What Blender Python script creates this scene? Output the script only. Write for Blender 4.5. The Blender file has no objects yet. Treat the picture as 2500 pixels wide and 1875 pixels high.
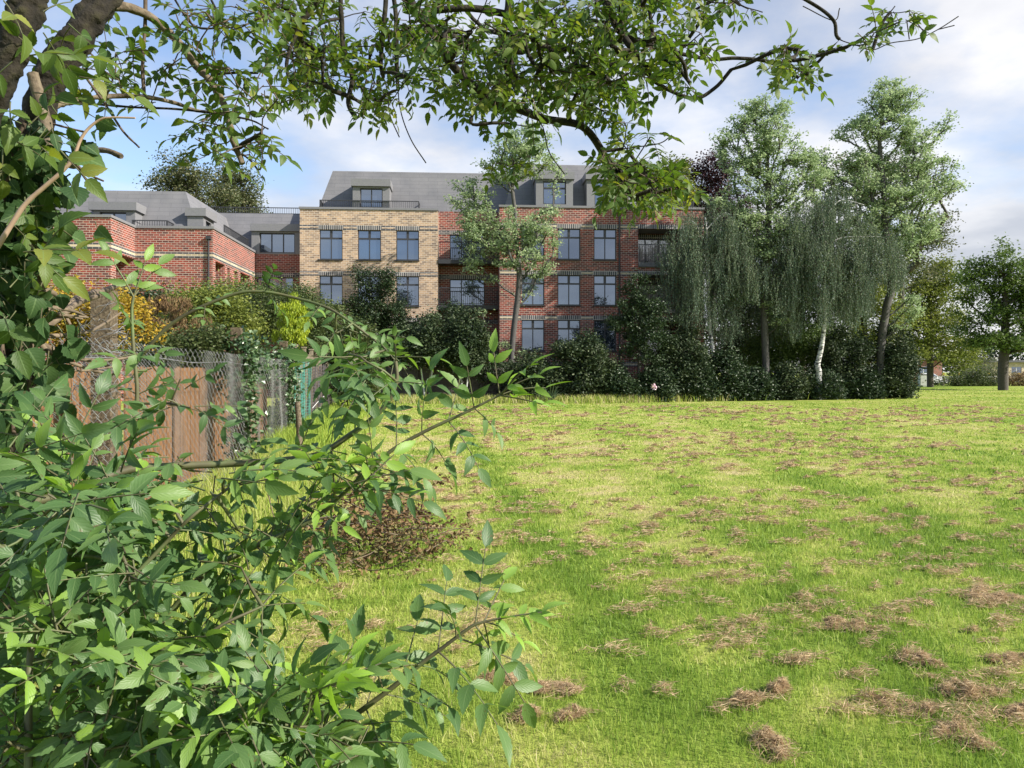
import bpy, math, numpy as np
from mathutils import Vector
R = math.radians
sc = bpy.context.scene
COL = sc.collection
F = 1850.0; HY = 908.0; EYE = 1.6

# ------------------------------------------------------------------ helpers
def P(px, py, d):                       # a point d metres in front of the viewpoint
    return np.array([(px-1250)/F*d, d, EYE+(HY-py)/F*d])

def vnoise(x, y, seed=0):
    xi = np.floor(x).astype(np.int64); yi = np.floor(y).astype(np.int64)
    fx = x-xi; fy = y-yi
    fx = fx*fx*(3-2*fx); fy = fy*fy*(3-2*fy)
    def h(a, b):
        n = (a*374761393 + b*668265263 + seed*974634777) & 0x7fffffff
        n = ((n ^ (n >> 13))*1274126177) & 0x7fffffff
        n = n ^ (n >> 16)
        return (n & 0xffff)/65535.0
    return (h(xi, yi)*(1-fx)+h(xi+1, yi)*fx)*(1-fy)+(h(xi, yi+1)*(1-fx)+h(xi+1, yi+1)*fx)*fy
def fbm(x, y, seed=0, o=4):
    s = 0; a = .5; t = 0
    for i in range(o):
        s = s+a*vnoise(x*2**i, y*2**i, seed+i*17); t += a; a *= .5
    return s/t
def sstep(a, b, x):
    t = np.clip((x-a)/(b-a), 0, 1); return t*t*(3-2*t)

class MB:
    def __init__(s): s.c = []; s.n = 0
    def add(s, V, Fc, mi=0, rnd=.5, uv=None, smooth=False):
        V = np.asarray(V, float).reshape(-1, 3); Fc = np.asarray(Fc, np.int64)
        if len(V) == 0 or len(Fc) == 0: return
        r = np.broadcast_to(np.asarray(rnd, float), (len(V),))
        s.c.append((V, Fc+s.n, mi, r, uv, smooth)); s.n += len(V)
    def box(s, a, b, mi=0, rnd=.5):
        x0, y0, z0 = a; x1, y1, z1 = b
        V = [(x0,y0,z0),(x1,y0,z0),(x1,y1,z0),(x0,y1,z0),(x0,y0,z1),(x1,y0,z1),(x1,y1,z1),(x0,y1,z1)]
        s.add(V, [(0,3,2,1),(4,5,6,7),(0,1,5,4),(1,2,6,5),(2,3,7,6),(3,0,4,7)], mi, rnd)
    def quad(s, a, b, c, d, mi=0): s.add([a,b,c,d], [(0,1,2,3)], mi)
    def tube(s, pts, rad, n=6, mi=0, rnd=.5, cap=True):
        pts = np.asarray(pts, float); m = len(pts)
        rad = np.broadcast_to(np.asarray(rad, float), (m,))
        t = np.gradient(pts, axis=0); t /= np.linalg.norm(t, axis=1)[:, None]+1e-9
        ref = np.array([0.31, .17, .93]); ref = ref/np.linalg.norm(ref)
        if abs((t@ref)).max() > .95: ref = np.array([.93, .3, .1])
        a = np.cross(t, ref); a /= np.linalg.norm(a, axis=1)[:, None]+1e-9
        b = np.cross(t, a)
        th = np.arange(n)/n*2*math.pi
        V = pts[:,None,:]+rad[:,None,None]*(np.cos(th)[None,:,None]*a[:,None,:]+np.sin(th)[None,:,None]*b[:,None,:])
        i = np.arange(m-1)[:,None]*n; j = np.arange(n)[None,:]; k = (j+1) % n
        Fc = np.stack([i+j, i+k, i+n+k, i+n+j], -1).reshape(-1, 4)
        v0 = s.n
        s.add(V.reshape(-1, 3), Fc, mi, rnd, None, True)
        if cap:
            for e, idx in ((0, range(n-1, -1, -1)), (m-1, range(n))):
                s.add(V[e], [tuple(idx)], mi, rnd, None, False)
    def build(s, name, mats, parent=None, boxuv=False):
        me = bpy.data.meshes.new(name)
        if not isinstance(mats, (list, tuple)): mats = [mats]
        for m in mats: me.materials.append(m)
        V = np.concatenate([c[0] for c in s.c]); rn = np.concatenate([c[3] for c in s.c])
        lv = np.concatenate([c[1].ravel() for c in s.c])
        ln = np.concatenate([np.full(len(c[1]), c[1].shape[1]) for c in s.c])
        mi = np.concatenate([np.full(len(c[1]), c[2]) for c in s.c])
        sm = np.concatenate([np.full(len(c[1]), c[5]) for c in s.c])
        st = np.concatenate([[0], np.cumsum(ln)[:-1]])
        me.vertices.add(len(V)); me.vertices.foreach_set('co', V.astype(np.float32).ravel())
        me.loops.add(len(lv)); me.loops.foreach_set('vertex_index', lv.astype(np.int32))
        me.polygons.add(len(ln)); me.polygons.foreach_set('loop_start', st.astype(np.int32))
        me.polygons.foreach_set('material_index', mi.astype(np.int32))
        me.polygons.foreach_set('use_smooth', sm.astype(bool))
        me.update(calc_edges=True)
        at = me.attributes.new('rnd', 'FLOAT', 'POINT'); at.data.foreach_set('value', rn.astype(np.float32))
        if boxuv:
            uv = np.zeros((len(lv), 2)); p = V[lv]
            nr = np.zeros((len(ln), 3)); me.polygons.foreach_get('normal', (b := np.zeros(len(ln)*3, np.float32)))
            nr = np.repeat(b.reshape(-1, 3), ln, axis=0); an = np.abs(nr)
            isz = (an[:,2] > .75); isx = (an[:,0] > an[:,1]) & ~isz
            uv[:,0] = np.where(isx, p[:,1], p[:,0]); uv[:,1] = np.where(isz, p[:,1], p[:,2])
            me.uv_layers.new(name='UVMap').data.foreach_set('uv', uv.astype(np.float32).ravel())
        elif any(c[4] is not None for c in s.c):
            U = np.concatenate([np.zeros((len(c[0]), 2)) if c[4] is None else c[4] for c in s.c])
            me.uv_layers.new(name='UVMap').data.foreach_set('uv', U[lv].astype(np.float32).ravel())
        o = bpy.data.objects.new(name, me); COL.objects.link(o)
        if parent is not None: o.parent = parent
        return o

def tag(o, label, cat, group=None, kind=None):
    if label: o['label'] = label
    if cat: o['category'] = cat
    if group: o['group'] = group
    if kind: o['kind'] = kind
    return o
def thing(name, label, cat, loc=(0,0,0), rz=0, group=None):
    o = bpy.data.objects.new(name, None); COL.objects.link(o)
    o.location = tuple(float(v) for v in loc); o.rotation_euler = (0, 0, rz)
    o.empty_display_size = .2
    return tag(o, label, cat, group)
def put(ob, root):                      # parts are modelled in world space; hang them under an unrotated root
    ob.parent = root
    ob.data.transform(__import__('mathutils').Matrix.Translation(-root.location))
    return ob

# ------------------------------------------------------------------ materials
def new_mat(name):
    m = bpy.data.materials.new(name); m.use_nodes = True
    nt = m.node_tree; return m, nt, nt.nodes['Principled BSDF'], nt.nodes['Material Output']
def N(nt, t, **kw):
    n = nt.nodes.new(t)
    for k, v in kw.items(): setattr(n, k, v)
    return n
def ramp(nt, fac, cols):
    r = N(nt, 'ShaderNodeValToRGB'); el = r.color_ramp.elements
    while len(el) < len(cols): el.new(.5)
    for e, (p, c) in zip(el, cols): e.position = p; e.color = (*c, 1)
    nt.links.new(fac, r.inputs[0]); return r.outputs[0]
def noise(nt, scale, detail=4, coord='Object', vec=None, rough=.55):
    n = N(nt, 'ShaderNodeTexNoise'); n.inputs['Scale'].default_value = scale
    n.inputs['Detail'].default_value = detail; n.inputs['Roughness'].default_value = rough
    if vec is None:
        t = N(nt, 'ShaderNodeTexCoord'); vec = t.outputs[coord]
    nt.links.new(vec, n.inputs['Vector']); return n.outputs[0]
def bump(nt, h, b, strength=.3, dist=.02):
    n = N(nt, 'ShaderNodeBump'); n.inputs['Strength'].default_value = strength; n.inputs['Distance'].default_value = dist
    nt.links.new(h, n.inputs['Height']); nt.links.new(n.outputs[0], b.inputs['Normal'])
def mixc(nt, fac, a, b, mode='MIX'):
    m = N(nt, 'ShaderNodeMix', data_type='RGBA', blend_type=mode)
    for s, v in ((m.inputs[0], fac), (m.inputs[6], a), (m.inputs[7], b)):
        if hasattr(v, 'is_output'): nt.links.new(v, s)
        elif isinstance(v, (int, float)): s.default_value = v
        else: s.default_value = (*v, 1)
    return m.outputs[2]
def mat_plain(name, cols, scale=6, rough=.6, bmp=.2, bd=.01, metal=0, spec=.5, stretch=None):
    m, nt, b, _ = new_mat(name)
    vec = None
    if stretch:
        t = N(nt, 'ShaderNodeTexCoord'); mp = N(nt, 'ShaderNodeMapping'); mp.inputs['Scale'].default_value = stretch
        nt.links.new(t.outputs['Object'], mp.inputs[0]); vec = mp.outputs[0]
    n = noise(nt, scale, 6, vec=vec)
    k = len(cols)
    nt.links.new(ramp(nt, n, [(.3+.4*i/max(1, k-1), c) for i, c in enumerate(cols)]), b.inputs['Base Color'])
    b.inputs['Roughness'].default_value = rough; b.inputs['Metallic'].default_value = metal
    b.inputs['Specular IOR Level'].default_value = spec
    if bmp: bump(nt, n, b, bmp, bd)
    return m
def mat_leaf(name, cols, transl=.3, rough=.5, tcol=None, veins=False, spec=.35):
    m, nt, b, out = new_mat(name)
    a = N(nt, 'ShaderNodeAttribute', attribute_name='rnd')
    k = len(cols)
    c = ramp(nt, a.outputs['Fac'], [(i/max(1, k-1), q) for i, q in enumerate(cols)])
    if veins:
        u = N(nt, 'ShaderNodeUVMap'); sp = N(nt, 'ShaderNodeSeparateXYZ'); nt.links.new(u.outputs[0], sp.inputs[0])
        def mth(op, x, y=None):
            q = N(nt, 'ShaderNodeMath', operation=op)
            for i, v in enumerate((x, y)):
                if v is None: continue
                if hasattr(v, 'is_output'): nt.links.new(v, q.inputs[i])
                else: q.inputs[i].default_value = v
            return q.outputs[0]
        au = mth('ABSOLUTE', sp.outputs[0])
        ph = mth('SUBTRACT', mth('MULTIPLY', sp.outputs[1], 7.0), mth('MULTIPLY', au, 2.6))
        side = mth('GREATER_THAN', mth('ABSOLUTE', mth('SUBTRACT', mth('FRACT', ph), .5)), .44)
        mid = mth('LESS_THAN', au, .07)
        v = mth('MAXIMUM', mth('MULTIPLY', side, .35), mid)
        c = mixc(nt, mth('MULTIPLY', v, .42), c, (.21, .31, .13))
        bl = noise(nt, 30, 3)
        c = mixc(nt, mth('MULTIPLY', bl, .25), c, (.05, .10, .03))
        sv = noise(nt, 55, 2); c = mixc(nt, mth('MULTIPLY', mth('GREATER_THAN', sv, .70), .55), c, (.12, .085, .03))
        bump(nt, mth('MULTIPLY', mth('ABSOLUTE', mth('SUBTRACT', mth('FRACT', ph), .5)), -1), b, .25, .002)
    nt.links.new(c, b.inputs['Base Color']); b.inputs['Roughness'].default_value = rough
    b.inputs['Specular IOR Level'].default_value = spec
    t = N(nt, 'ShaderNodeBsdfTranslucent')
    if tcol is None: nt.links.new(c, t.inputs[0])
    else: nt.links.new(mixc(nt, 1.0, c, tcol, 'MULTIPLY'), t.inputs[0])
    mx = N(nt, 'ShaderNodeMixShader'); mx.inputs[0].default_value = transl
    nt.links.new(b.outputs[0], mx.inputs[1]); nt.links.new(t.outputs[0], mx.inputs[2]); nt.links.new(mx.outputs[0], out.inputs[0])
    return m
def mat_brick(name, c1, c2, mortar, bw=.30, bh=.115, ms=.011, bias=-.1, off=.5, squash=1, rough=.8, c3=None):
    m, nt, b, _ = new_mat(name)
    u = N(nt, 'ShaderNodeUVMap')
    t = N(nt, 'ShaderNodeTexBrick'); t.offset = off; t.squash = squash
    nt.links.new(u.outputs[0], t.inputs['Vector'])
    for k, v in (('Scale', 1.0), ('Mortar Size', ms), ('Mortar Smooth', .1), ('Bias', bias), ('Brick Width', bw), ('Row Height', bh)):
        t.inputs[k].default_value = v
    t.inputs['Color1'].default_value = (*c1, 1); t.inputs['Color2'].default_value = (*c2, 1); t.inputs['Mortar'].default_value = (*mortar, 1)
    n1 = noise(nt, .9, 5, vec=u.outputs[0]); n2 = noise(nt, 25, 2, vec=u.outputs[0])
    c = mixc(nt, .55, t.outputs[0], ramp(nt, n1, [(.3, (.72,.72,.74)), (.7, (1.2,1.16,1.12))]), 'MULTIPLY')
    c = mixc(nt, .3, c, ramp(nt, n2, [(.3, (.7,.7,.7)), (.7, (1.25,1.25,1.25))]), 'MULTIPLY')
    nt.links.new(c, b.inputs['Base Color']); b.inputs['Roughness'].default_value = rough
    b.inputs['Specular IOR Level'].default_value = .25
    bump(nt, t.outputs['Fac'], b, -.4, .01)
    return m

M = {}
M['red'] = mat_brick('red_brick', (.27,.066,.048), (.05,.033,.035), (.46,.40,.35), bias=-.2)
M['tan'] = mat_brick('tan_brick', (.50,.355,.235), (.19,.14,.11), (.60,.54,.46), bias=-.08)
M['cream'] = mat_brick('cream_brick', (.56,.47,.33), (.35,.29,.2), (.6,.55,.48))
M['dark'] = mat_brick('dark_brick', (.045,.05,.06), (.10,.105,.12), (.40,.38,.36), bh=.1)
M['soldier'] = mat_brick('soldier_brick', (.045,.05,.06), (.13,.135,.15), (.42,.40,.38), bw=.13, bh=.6, ms=.022, off=0)
M['slate'] = mat_brick('slate', (.178,.18,.192), (.165,.167,.178), (.115,.117,.127), bw=1.2, bh=.26, ms=.008, rough=.5)
M['clad'] = mat_plain('grey_cladding', [(.17,.172,.185), (.20,.202,.215)], 12, .55, .05)
M['metal'] = mat_plain('charcoal_metal', [(.028,.029,.034), (.04,.041,.047)], 9, .42, .03)
M['slab'] = mat_plain('grey_slab', [(.12,.12,.125), (.16,.16,.165)], 5, .7, .1)
M['flat'] = mat_plain('flat_roof_felt', [(.09,.09,.1), (.13,.13,.135)], 2, .9, .1)
def mat_glass(name, mirror, base, tint=(.55,.67,.86)):
    m, nt, b, out = new_mat(name)
    n = noise(nt, .55, 2)
    nt.links.new(ramp(nt, n, [(.3, base), (.7, tuple(min(1, v*1.5) for v in base))]), b.inputs['Base Color'])
    b.inputs['Roughness'].default_value = .08
    g = N(nt, 'ShaderNodeBsdfGlossy'); g.inputs['Color'].default_value = (*tint, 1); g.inputs['Roughness'].default_value = .015
    mx = N(nt, 'ShaderNodeMixShader'); mx.inputs[0].default_value = mirror
    nt.links.new(b.outputs[0], mx.inputs[1]); nt.links.new(g.outputs[0], mx.inputs[2]); nt.links.new(mx.outputs[0], out.inputs[0])
    n2 = noise(nt, .8, 1); bp = N(nt, 'ShaderNodeBump'); bp.inputs['Strength'].default_value = .05; bp.inputs['Distance'].default_value = .03
    nt.links.new(n2, bp.inputs['Height']); nt.links.new(bp.outputs[0], g.inputs['Normal'])
    return m
M['glass'] = mat_glass('window_glass', .30, (.022,.03,.042))
M['glass_pale'] = mat_glass('curtained_glass', .2, (.30,.29,.28), (.9,.95,1))
M['bark'] = mat_plain('dark_bark', [(.045,.038,.032), (.10,.088,.075)], 14, .9, .6, .02, stretch=(3,3,.8))
M['bark_grey'] = mat_plain('grey_bark', [(.05,.048,.045), (.105,.10,.095)], 9, .9, .5, .02, stretch=(2.5,2.5,.7))
M['bark_moss'] = mat_plain('mossy_bark', [(.007,.0055,.0035), (.018,.014,.008), (.035,.032,.012)], 26, .95, 1.0, .02)
M['bark_tan'] = mat_plain('pale_bark', [(.05,.038,.024), (.13,.10,.065), (.20,.165,.115)], 34, .9, 1.0, .01)
M['twig'] = mat_plain('brown_twig', [(.06,.042,.028), (.12,.085,.055)], 30, .85, .3, .004)
M['deadtwig'] = mat_plain('dead_twig', [(.10,.075,.05), (.20,.155,.105)], 40, .9, .4, .004)
M['vine'] = mat_plain('pale_vine', [(.30,.20,.14), (.42,.30,.22)], 18, .7, .2, .003)
M['stem'] = mat_plain('elder_stem', [(.06,.05,.03), (.10,.10,.045), (.10,.16,.05)], 9, .6, .2, .003)
M['birch'] = mat_plain('birch_bark', [(.03,.03,.03), (.07,.07,.07), (.50,.50,.49), (.62,.62,.61), (.66,.66,.65)], 4.5, .8, .3, .01, stretch=(1.2,1.2,3.2))
M['leaf_tall'] = mat_leaf('pale_green_leaves', [(.20,.29,.15), (.29,.39,.20), (.38,.48,.25), (.48,.56,.33)], .45)
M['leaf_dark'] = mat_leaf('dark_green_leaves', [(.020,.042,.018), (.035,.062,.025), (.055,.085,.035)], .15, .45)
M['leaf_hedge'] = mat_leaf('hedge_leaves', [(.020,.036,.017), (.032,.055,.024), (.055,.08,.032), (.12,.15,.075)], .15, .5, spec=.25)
M['leaf_birch'] = mat_leaf('birch_leaves', [(.075,.125,.085), (.11,.17,.105), (.19,.25,.14)], .38)
M['leaf_mid'] = mat_leaf('mid_green_leaves', [(.07,.12,.03), (.11,.18,.04), (.18,.25,.06)], .35)
M['leaf_olive'] = mat_leaf('olive_leaves', [(.11,.15,.03), (.18,.22,.04), (.27,.30,.06)], .4)
M['leaf_far'] = mat_leaf('distant_leaves', [(.06,.085,.035), (.09,.12,.045), (.15,.16,.075), (.22,.21,.12)], .3)
M['leaf_purple'] = mat_leaf('purple_leaves', [(.022,.008,.012), (.04,.014,.02), (.075,.028,.03)], .2)
M['leaf_yellow'] = mat_leaf('yellow_leaves', [(.35,.22,.02), (.46,.32,.035), (.25,.24,.04)], .3)
M['leaf_gold'] = mat_leaf('golden_conifer_leaves', [(.16,.24,.015), (.30,.38,.02), (.42,.48,.03)], .25)
M['leaf_brown'] = mat_leaf('dry_brown_leaves', [(.09,.055,.025), (.17,.10,.045), (.25,.17,.08), (.13,.13,.05)], .2, .8)
M['leaf_garden'] = mat_leaf('garden_leaves', [(.04,.065,.02), (.075,.11,.03), (.14,.16,.06)], .3)
M['leaf_ivy'] = mat_leaf('ivy_leaves', [(.025,.06,.022), (.04,.09,.03), (.09,.16,.06), (.20,.28,.15)], .2, .35, spec=.5)
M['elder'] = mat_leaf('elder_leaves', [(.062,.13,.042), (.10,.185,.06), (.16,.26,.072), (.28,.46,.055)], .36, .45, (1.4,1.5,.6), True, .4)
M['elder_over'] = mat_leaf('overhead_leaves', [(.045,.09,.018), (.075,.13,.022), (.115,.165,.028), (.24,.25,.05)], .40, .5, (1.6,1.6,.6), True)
M['leaf_ivy_near'] = mat_leaf('near_ivy_leaves', [(.022,.055,.018), (.035,.08,.024), (.07,.13,.04), (.16,.25,.06)], .25, .55, None, True, .3)
M['grass'] = mat_leaf('grass_blades', [(.17,.29,.036), (.28,.40,.055), (.42,.50,.10), (.55,.52,.22), (.58,.50,.30)], .4, .6)
M['hay'] = mat_leaf('dry_clippings', [(.30,.205,.11), (.52,.385,.23), (.70,.56,.36)], .35, .85)
M['wood'] = mat_plain('orange_fence_wood', [(.13,.065,.03), (.26,.135,.06)], 6, .8, .3, .005, stretch=(6,6,.6))
M['wood_grey'] = mat_plain('weathered_wood', [(.14,.115,.085), (.27,.23,.17)], 7, .9, .4, .005, stretch=(5,5,.6))
M['wood_panel'] = mat_plain('dark_panel_wood', [(.05,.045,.04), (.10,.09,.078)], 7, .9, .4, .01, stretch=(.6,.6,6))
M['concrete'] = mat_plain('aggregate_concrete', [(.045,.033,.02), (.10,.075,.045), (.20,.16,.105)], 55, .95, .8, .008)
M['wire'] = mat_plain('galvanised_wire', [(.10,.105,.11), (.34,.35,.36)], 9, .55, .1, .002, metal=.3)
M['net_dark'] = mat_plain('black_net', [(.055,.05,.055), (.10,.09,.095)], 9, .7, .1, .002)
M['net_green'] = mat_plain('green_net', [(.04,.17,.14), (.07,.25,.20)], 9, .6, .1, .002)
M['white'] = mat_plain('white_paint', [(.70,.70,.72), (.80,.80,.82)], 2, .3, 0)
M['tail'] = mat_plain('tail_lamp_red', [(.45,.02,.03), (.6,.03,.04)], 5, .3, 0)
M['rubber'] = mat_plain('tyre_rubber', [(.02,.02,.02), (.035,.035,.035)], 9, .9, 0)
M['yellow'] = mat_plain('yellow_paint', [(.55,.36,.03), (.65,.45,.05)], 4, .6, 0)
M['pink'] = mat_plain('pink_petal', [(.75,.45,.52), (.85,.70,.74)], 20, .6, 0)
M['pale'] = mat_plain('pale_grey_paint', [(.42,.44,.43), (.52,.54,.53)], 3, .6, .05)

# ------------------------------------------------------------------ plants: growing, leaves
def smooth(pts, k=6):
    pts = np.asarray(pts, float)
    if len(pts) < 3: return np.linspace(pts[0], pts[-1], k+1)
    q = np.vstack([2*pts[0]-pts[1], pts, 2*pts[-1]-pts[-2]]); out = []
    for i in range(1, len(q)-2):
        for t in np.arange(k)/k:
            a, b, c, d = q[i-1:i+3]
            out.append(.5*((2*b)+(c-a)*t+(2*a-5*b+4*c-d)*t*t+(3*b-a-3*c+d)*t**3))
    out.append(pts[-1]); return np.array(out)

def grow(rng, lines, att, step=.35, up=.35, bend=.12, jit=.06, climb=1.6):
    """lines: polylines (x,y,z) that already stand; att: points the twigs must reach. Returns nodes, parents, tip index per point."""
    pos = []; par = []
    for L in lines:
        for i, p in enumerate(L):
            par.append(len(pos)-1 if i else -1); pos.append(np.asarray(p, float))
    pos = np.array(pos); par = list(par); cap = len(pos)+len(att)*30+10
    A = np.zeros((cap, 3)); n = len(pos); A[:n] = pos
    base = pos
    dmin = np.array([np.min(np.linalg.norm(base-a, axis=1)) for a in att])
    tips = np.zeros(len(att), int)
    for ai in np.argsort(dmin):
        a = att[ai]; d = a-A[:n]; dist = np.linalg.norm(d, axis=1); hd = np.hypot(d[:,0], d[:,1])
        cost = dist+climb*np.maximum(0, A[:n,2]-(a[2]-up*hd))
        j = int(np.argmin(cost)); s = A[j].copy(); D = dist[j]
        k = min(28, max(2, int(math.ceil(D/step))))
        c = (s+a)/2+np.array([0, 0, -bend*D])+rng.normal(0, jit*D, 3)
        pr = j
        for t in np.arange(1, k+1)/k:
            p = (1-t)**2*s+2*t*(1-t)*c+t*t*a
            if t < 1: p = p+rng.normal(0, .04*step, 3)
            A[n] = p; par.append(pr); pr = n; n += 1
        tips[ai] = n-1
    return A[:n].copy(), np.array(par), tips

def limbs(mb, nodes, par, r_tip, r_base, nside=5, mi=0, expo=.48, rnd=.5):
    n = len(nodes); cnt = np.zeros(n); has = np.zeros(n, bool)
    has[par[par >= 0]] = True; cnt[~has] = 1
    main = np.full(n, -1); best = np.zeros(n)
    for i in range(n-1, -1, -1):
        p = par[i]
        if p >= 0:
            cnt[p] += cnt[i]
            if cnt[i] > best[p]: best[p] = cnt[i]; main[p] = i
    mx = cnt.max(); r = r_tip+(r_base-r_tip)*((cnt/mx)**expo if mx > 1 else 1)
    r = np.where(cnt <= 1, r_tip, r)
    e = np.where(par >= 0)[0]; p = par[e]
    d = nodes[e]-nodes[p]; d /= np.linalg.norm(d, axis=1)[:,None]+1e-9
    dn = np.zeros((n, 3)); dn[e] = d
    roots = np.where(par < 0)[0]
    for q in roots:
        if main[q] >= 0: dn[q] = dn[main[q]]
    ismain = main[p] == e
    d0 = np.where(ismain[:,None], dn[p], d); r0 = np.where(ismain, r[p], np.minimum(r[p], r[e]*1.25))
    def ring(c, dr, rad):
        ref = np.tile(np.array([.29,.95,.1]), (len(dr), 1))
        a = np.cross(dr, ref); a /= np.linalg.norm(a, axis=1)[:,None]+1e-9; b = np.cross(dr, a)
        th = np.arange(nside)/nside*2*math.pi
        return c[:,None,:]+rad[:,None,None]*(np.cos(th)[None,:,None]*a[:,None]+np.sin(th)[None,:,None]*b[:,None])
    V = np.concatenate([ring(nodes[p], d0, r0), ring(nodes[e], d, r[e])], 1)
    i = np.arange(len(e))[:,None]*2*nside; j = np.arange(nside)[None]; k = (j+1) % nside
    Fc = np.stack([i+j, i+k, i+nside+k, i+nside+j], -1).reshape(-1, 4)
    mb.add(V.reshape(-1, 3), Fc, mi, rnd, None, True)
    return r

def leaves(mb, rng, C, L, W, up=.6, droop=.2, mi=0, rnd=None, axis=None, flat=.25):
    n = len(C); C = np.asarray(C)
    L = np.broadcast_to(L, (n,))*rng.uniform(.7, 1.3, n); W = np.broadcast_to(W, (n,))*rng.uniform(.75, 1.25, n)
    t = rng.normal(0, 1, (n, 3)); t[:,2] = t[:,2]*.5-droop
    if axis is not None: t = t*.45+axis
    t /= np.linalg.norm(t, axis=1)[:,None]
    nn = rng.normal(0, 1, (n, 3))*(1-up); nn[:,2] += up
    s = np.cross(t, nn); s /= np.linalg.norm(s, axis=1)[:,None]+1e-9
    nn = np.cross(s, t)
    m = C+nn*(flat*W)[:,None]*.5
    V = np.stack([C-t*(L/2)[:,None], m+s*(W/2)[:,None]-t*(L*.06)[:,None], C+t*(L/2)[:,None], m-s*(W/2)[:,None]-t*(L*.06)[:,None]], 1).reshape(-1, 3)
    if rnd is None: rnd = rng.uniform(0, 1, n)
    mb.add(V, np.arange(4*n).reshape(-1, 4), mi, np.repeat(rnd, 4))

def blob_points(rng, blobs, d, n, thick=1.0, shell=0, yoff=None):
    """blobs (px, py, rx, ry[, depth offset]) at distance d -> n points in their volumes"""
    B = [(*b, 0)[:5] for b in blobs]
    w = np.array([b[2]*b[3]*min(b[2], b[3])**.5 for b in B]); w = w/w.sum()
    idx = rng.choice(len(B), n, p=w); out = np.zeros((n, 3))
    for k, b in enumerate(B):
        q = np.where(idx == k)[0]
        if not len(q): continue
        v = rng.normal(0, 1, (len(q), 3)); v /= np.linalg.norm(v, axis=1)[:,None]
        rr = rng.uniform(shell, 1, len(q))**(1/2.2)
        v *= rr[:,None]*1.12; dd = d+b[4]; s = dd/F
        out[q] = P(b[0], b[1], dd)+v*np.array([b[2]*s, thick*(b[2]+b[3])*.5*s, b[3]*s])
    return out

def tree(name, label, cat, d, trunk, blobs, mats, n_att=120, n_leaf=90, spread=.55, flatc=.5, L=.17, W=.10, r0=.17, rt=.008,
         seed=1, step=.4, up=.35, group=None, thick=1.0, shell=.0, along=0, leaf_up=.6, nside=6, extra_dy=None, climb=1.6, droop=.2):
    rng = np.random.default_rng(seed)
    tr = smooth([P(*q, d) if len(q) == 2 else P(*q) for q in trunk], 5)
    tr[0, 2] = min(tr[0, 2], 0)-.05
    att = blob_points(rng, blobs, d, n_att, thick, shell)
    att[:,2] = np.maximum(att[:,2], .1)
    nodes, par, tips = grow(rng, [tr], att, step, up, climb=climb)
    root = thing(name, label, cat, (tr[0,0], tr[0,1], 0), 0, group)
    mb = MB(); limbs(mb, nodes, par, rt, r0, nside); put(mb.build('trunk', mats[0]), root)
    C = np.repeat(nodes[tips], n_leaf, 0)
    tone = np.repeat(rng.uniform(-.22, .22, len(tips)), n_leaf)
    off = rng.normal(0, 1, C.shape)*np.array([spread, spread, spread*flatc])*.55
    if along:
        i0 = np.where(par >= 0)[0]; i0 = i0[i0 >= len(tr)]
        q = rng.choice(i0, along); C = np.vstack([C, nodes[q]]); off = np.vstack([off, rng.normal(0, .18, (along, 3))*spread*1.6]); tone = np.concatenate([tone, rng.uniform(-.2, .2, along)])
    lb = MB(); leaves(lb, rng, C+off, L, W, leaf_up, droop, rnd=np.clip(rng.uniform(.1, .9, len(C))+tone, 0, 1))
    put(lb.build('crown', mats[1]), root)
    return root

def shrub(name, label, cat, d, blobs, mat, n=6000, L=.13, W=.075, seed=1, n_att=60, group=None, stem=True, clump=.16, thick=.9, up=.35, mats=None, axis=None, bark='twig', shell=.25, stems=3):
    rng = np.random.default_rng(seed)
    s = d/F
    cx = np.mean([b[0] for b in blobs]); base = P(cx, HY, d); base[2] = 0
    root = thing(name, label, cat, base, 0, group)
    ctr = blob_points(rng, blobs, d, n_att, thick, shell)
    ctr[:,2] = np.maximum(ctr[:,2], .12)
    cl = clump if clump > .6 else clump
    q = rng.choice(n_att, n)
    C = ctr[q]+rng.normal(0, 1, (n, 3))*cl
    C[:,2] = np.where(C[:,2] < .04, rng.uniform(.04, .3, n), C[:,2])
    tone = rng.uniform(-.3, .3, n_att)[q]
    lb = MB(); leaves(lb, rng, C, L, W, up, .1, rnd=np.clip(rng.uniform(.05, .85, n)+tone, 0, 1), axis=axis)
    put(lb.build('foliage', mat), root)
    if stem:
        lines = [np.array([base+np.array([dx, rng.uniform(-.1,.1), 0]), base+np.array([dx*1.6, 0, .35])]) for dx in np.linspace(-.15, .15, stems)]
        nodes, par, _ = grow(rng, lines, ctr[rng.choice(n_att, min(n_att, 40), replace=False)], .35, .3)
        mb = MB(); limbs(mb, nodes, par, .005, max(.02, .035*d/40), 4); put(mb.build('stem', M[bark]), root)
    return root

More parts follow.
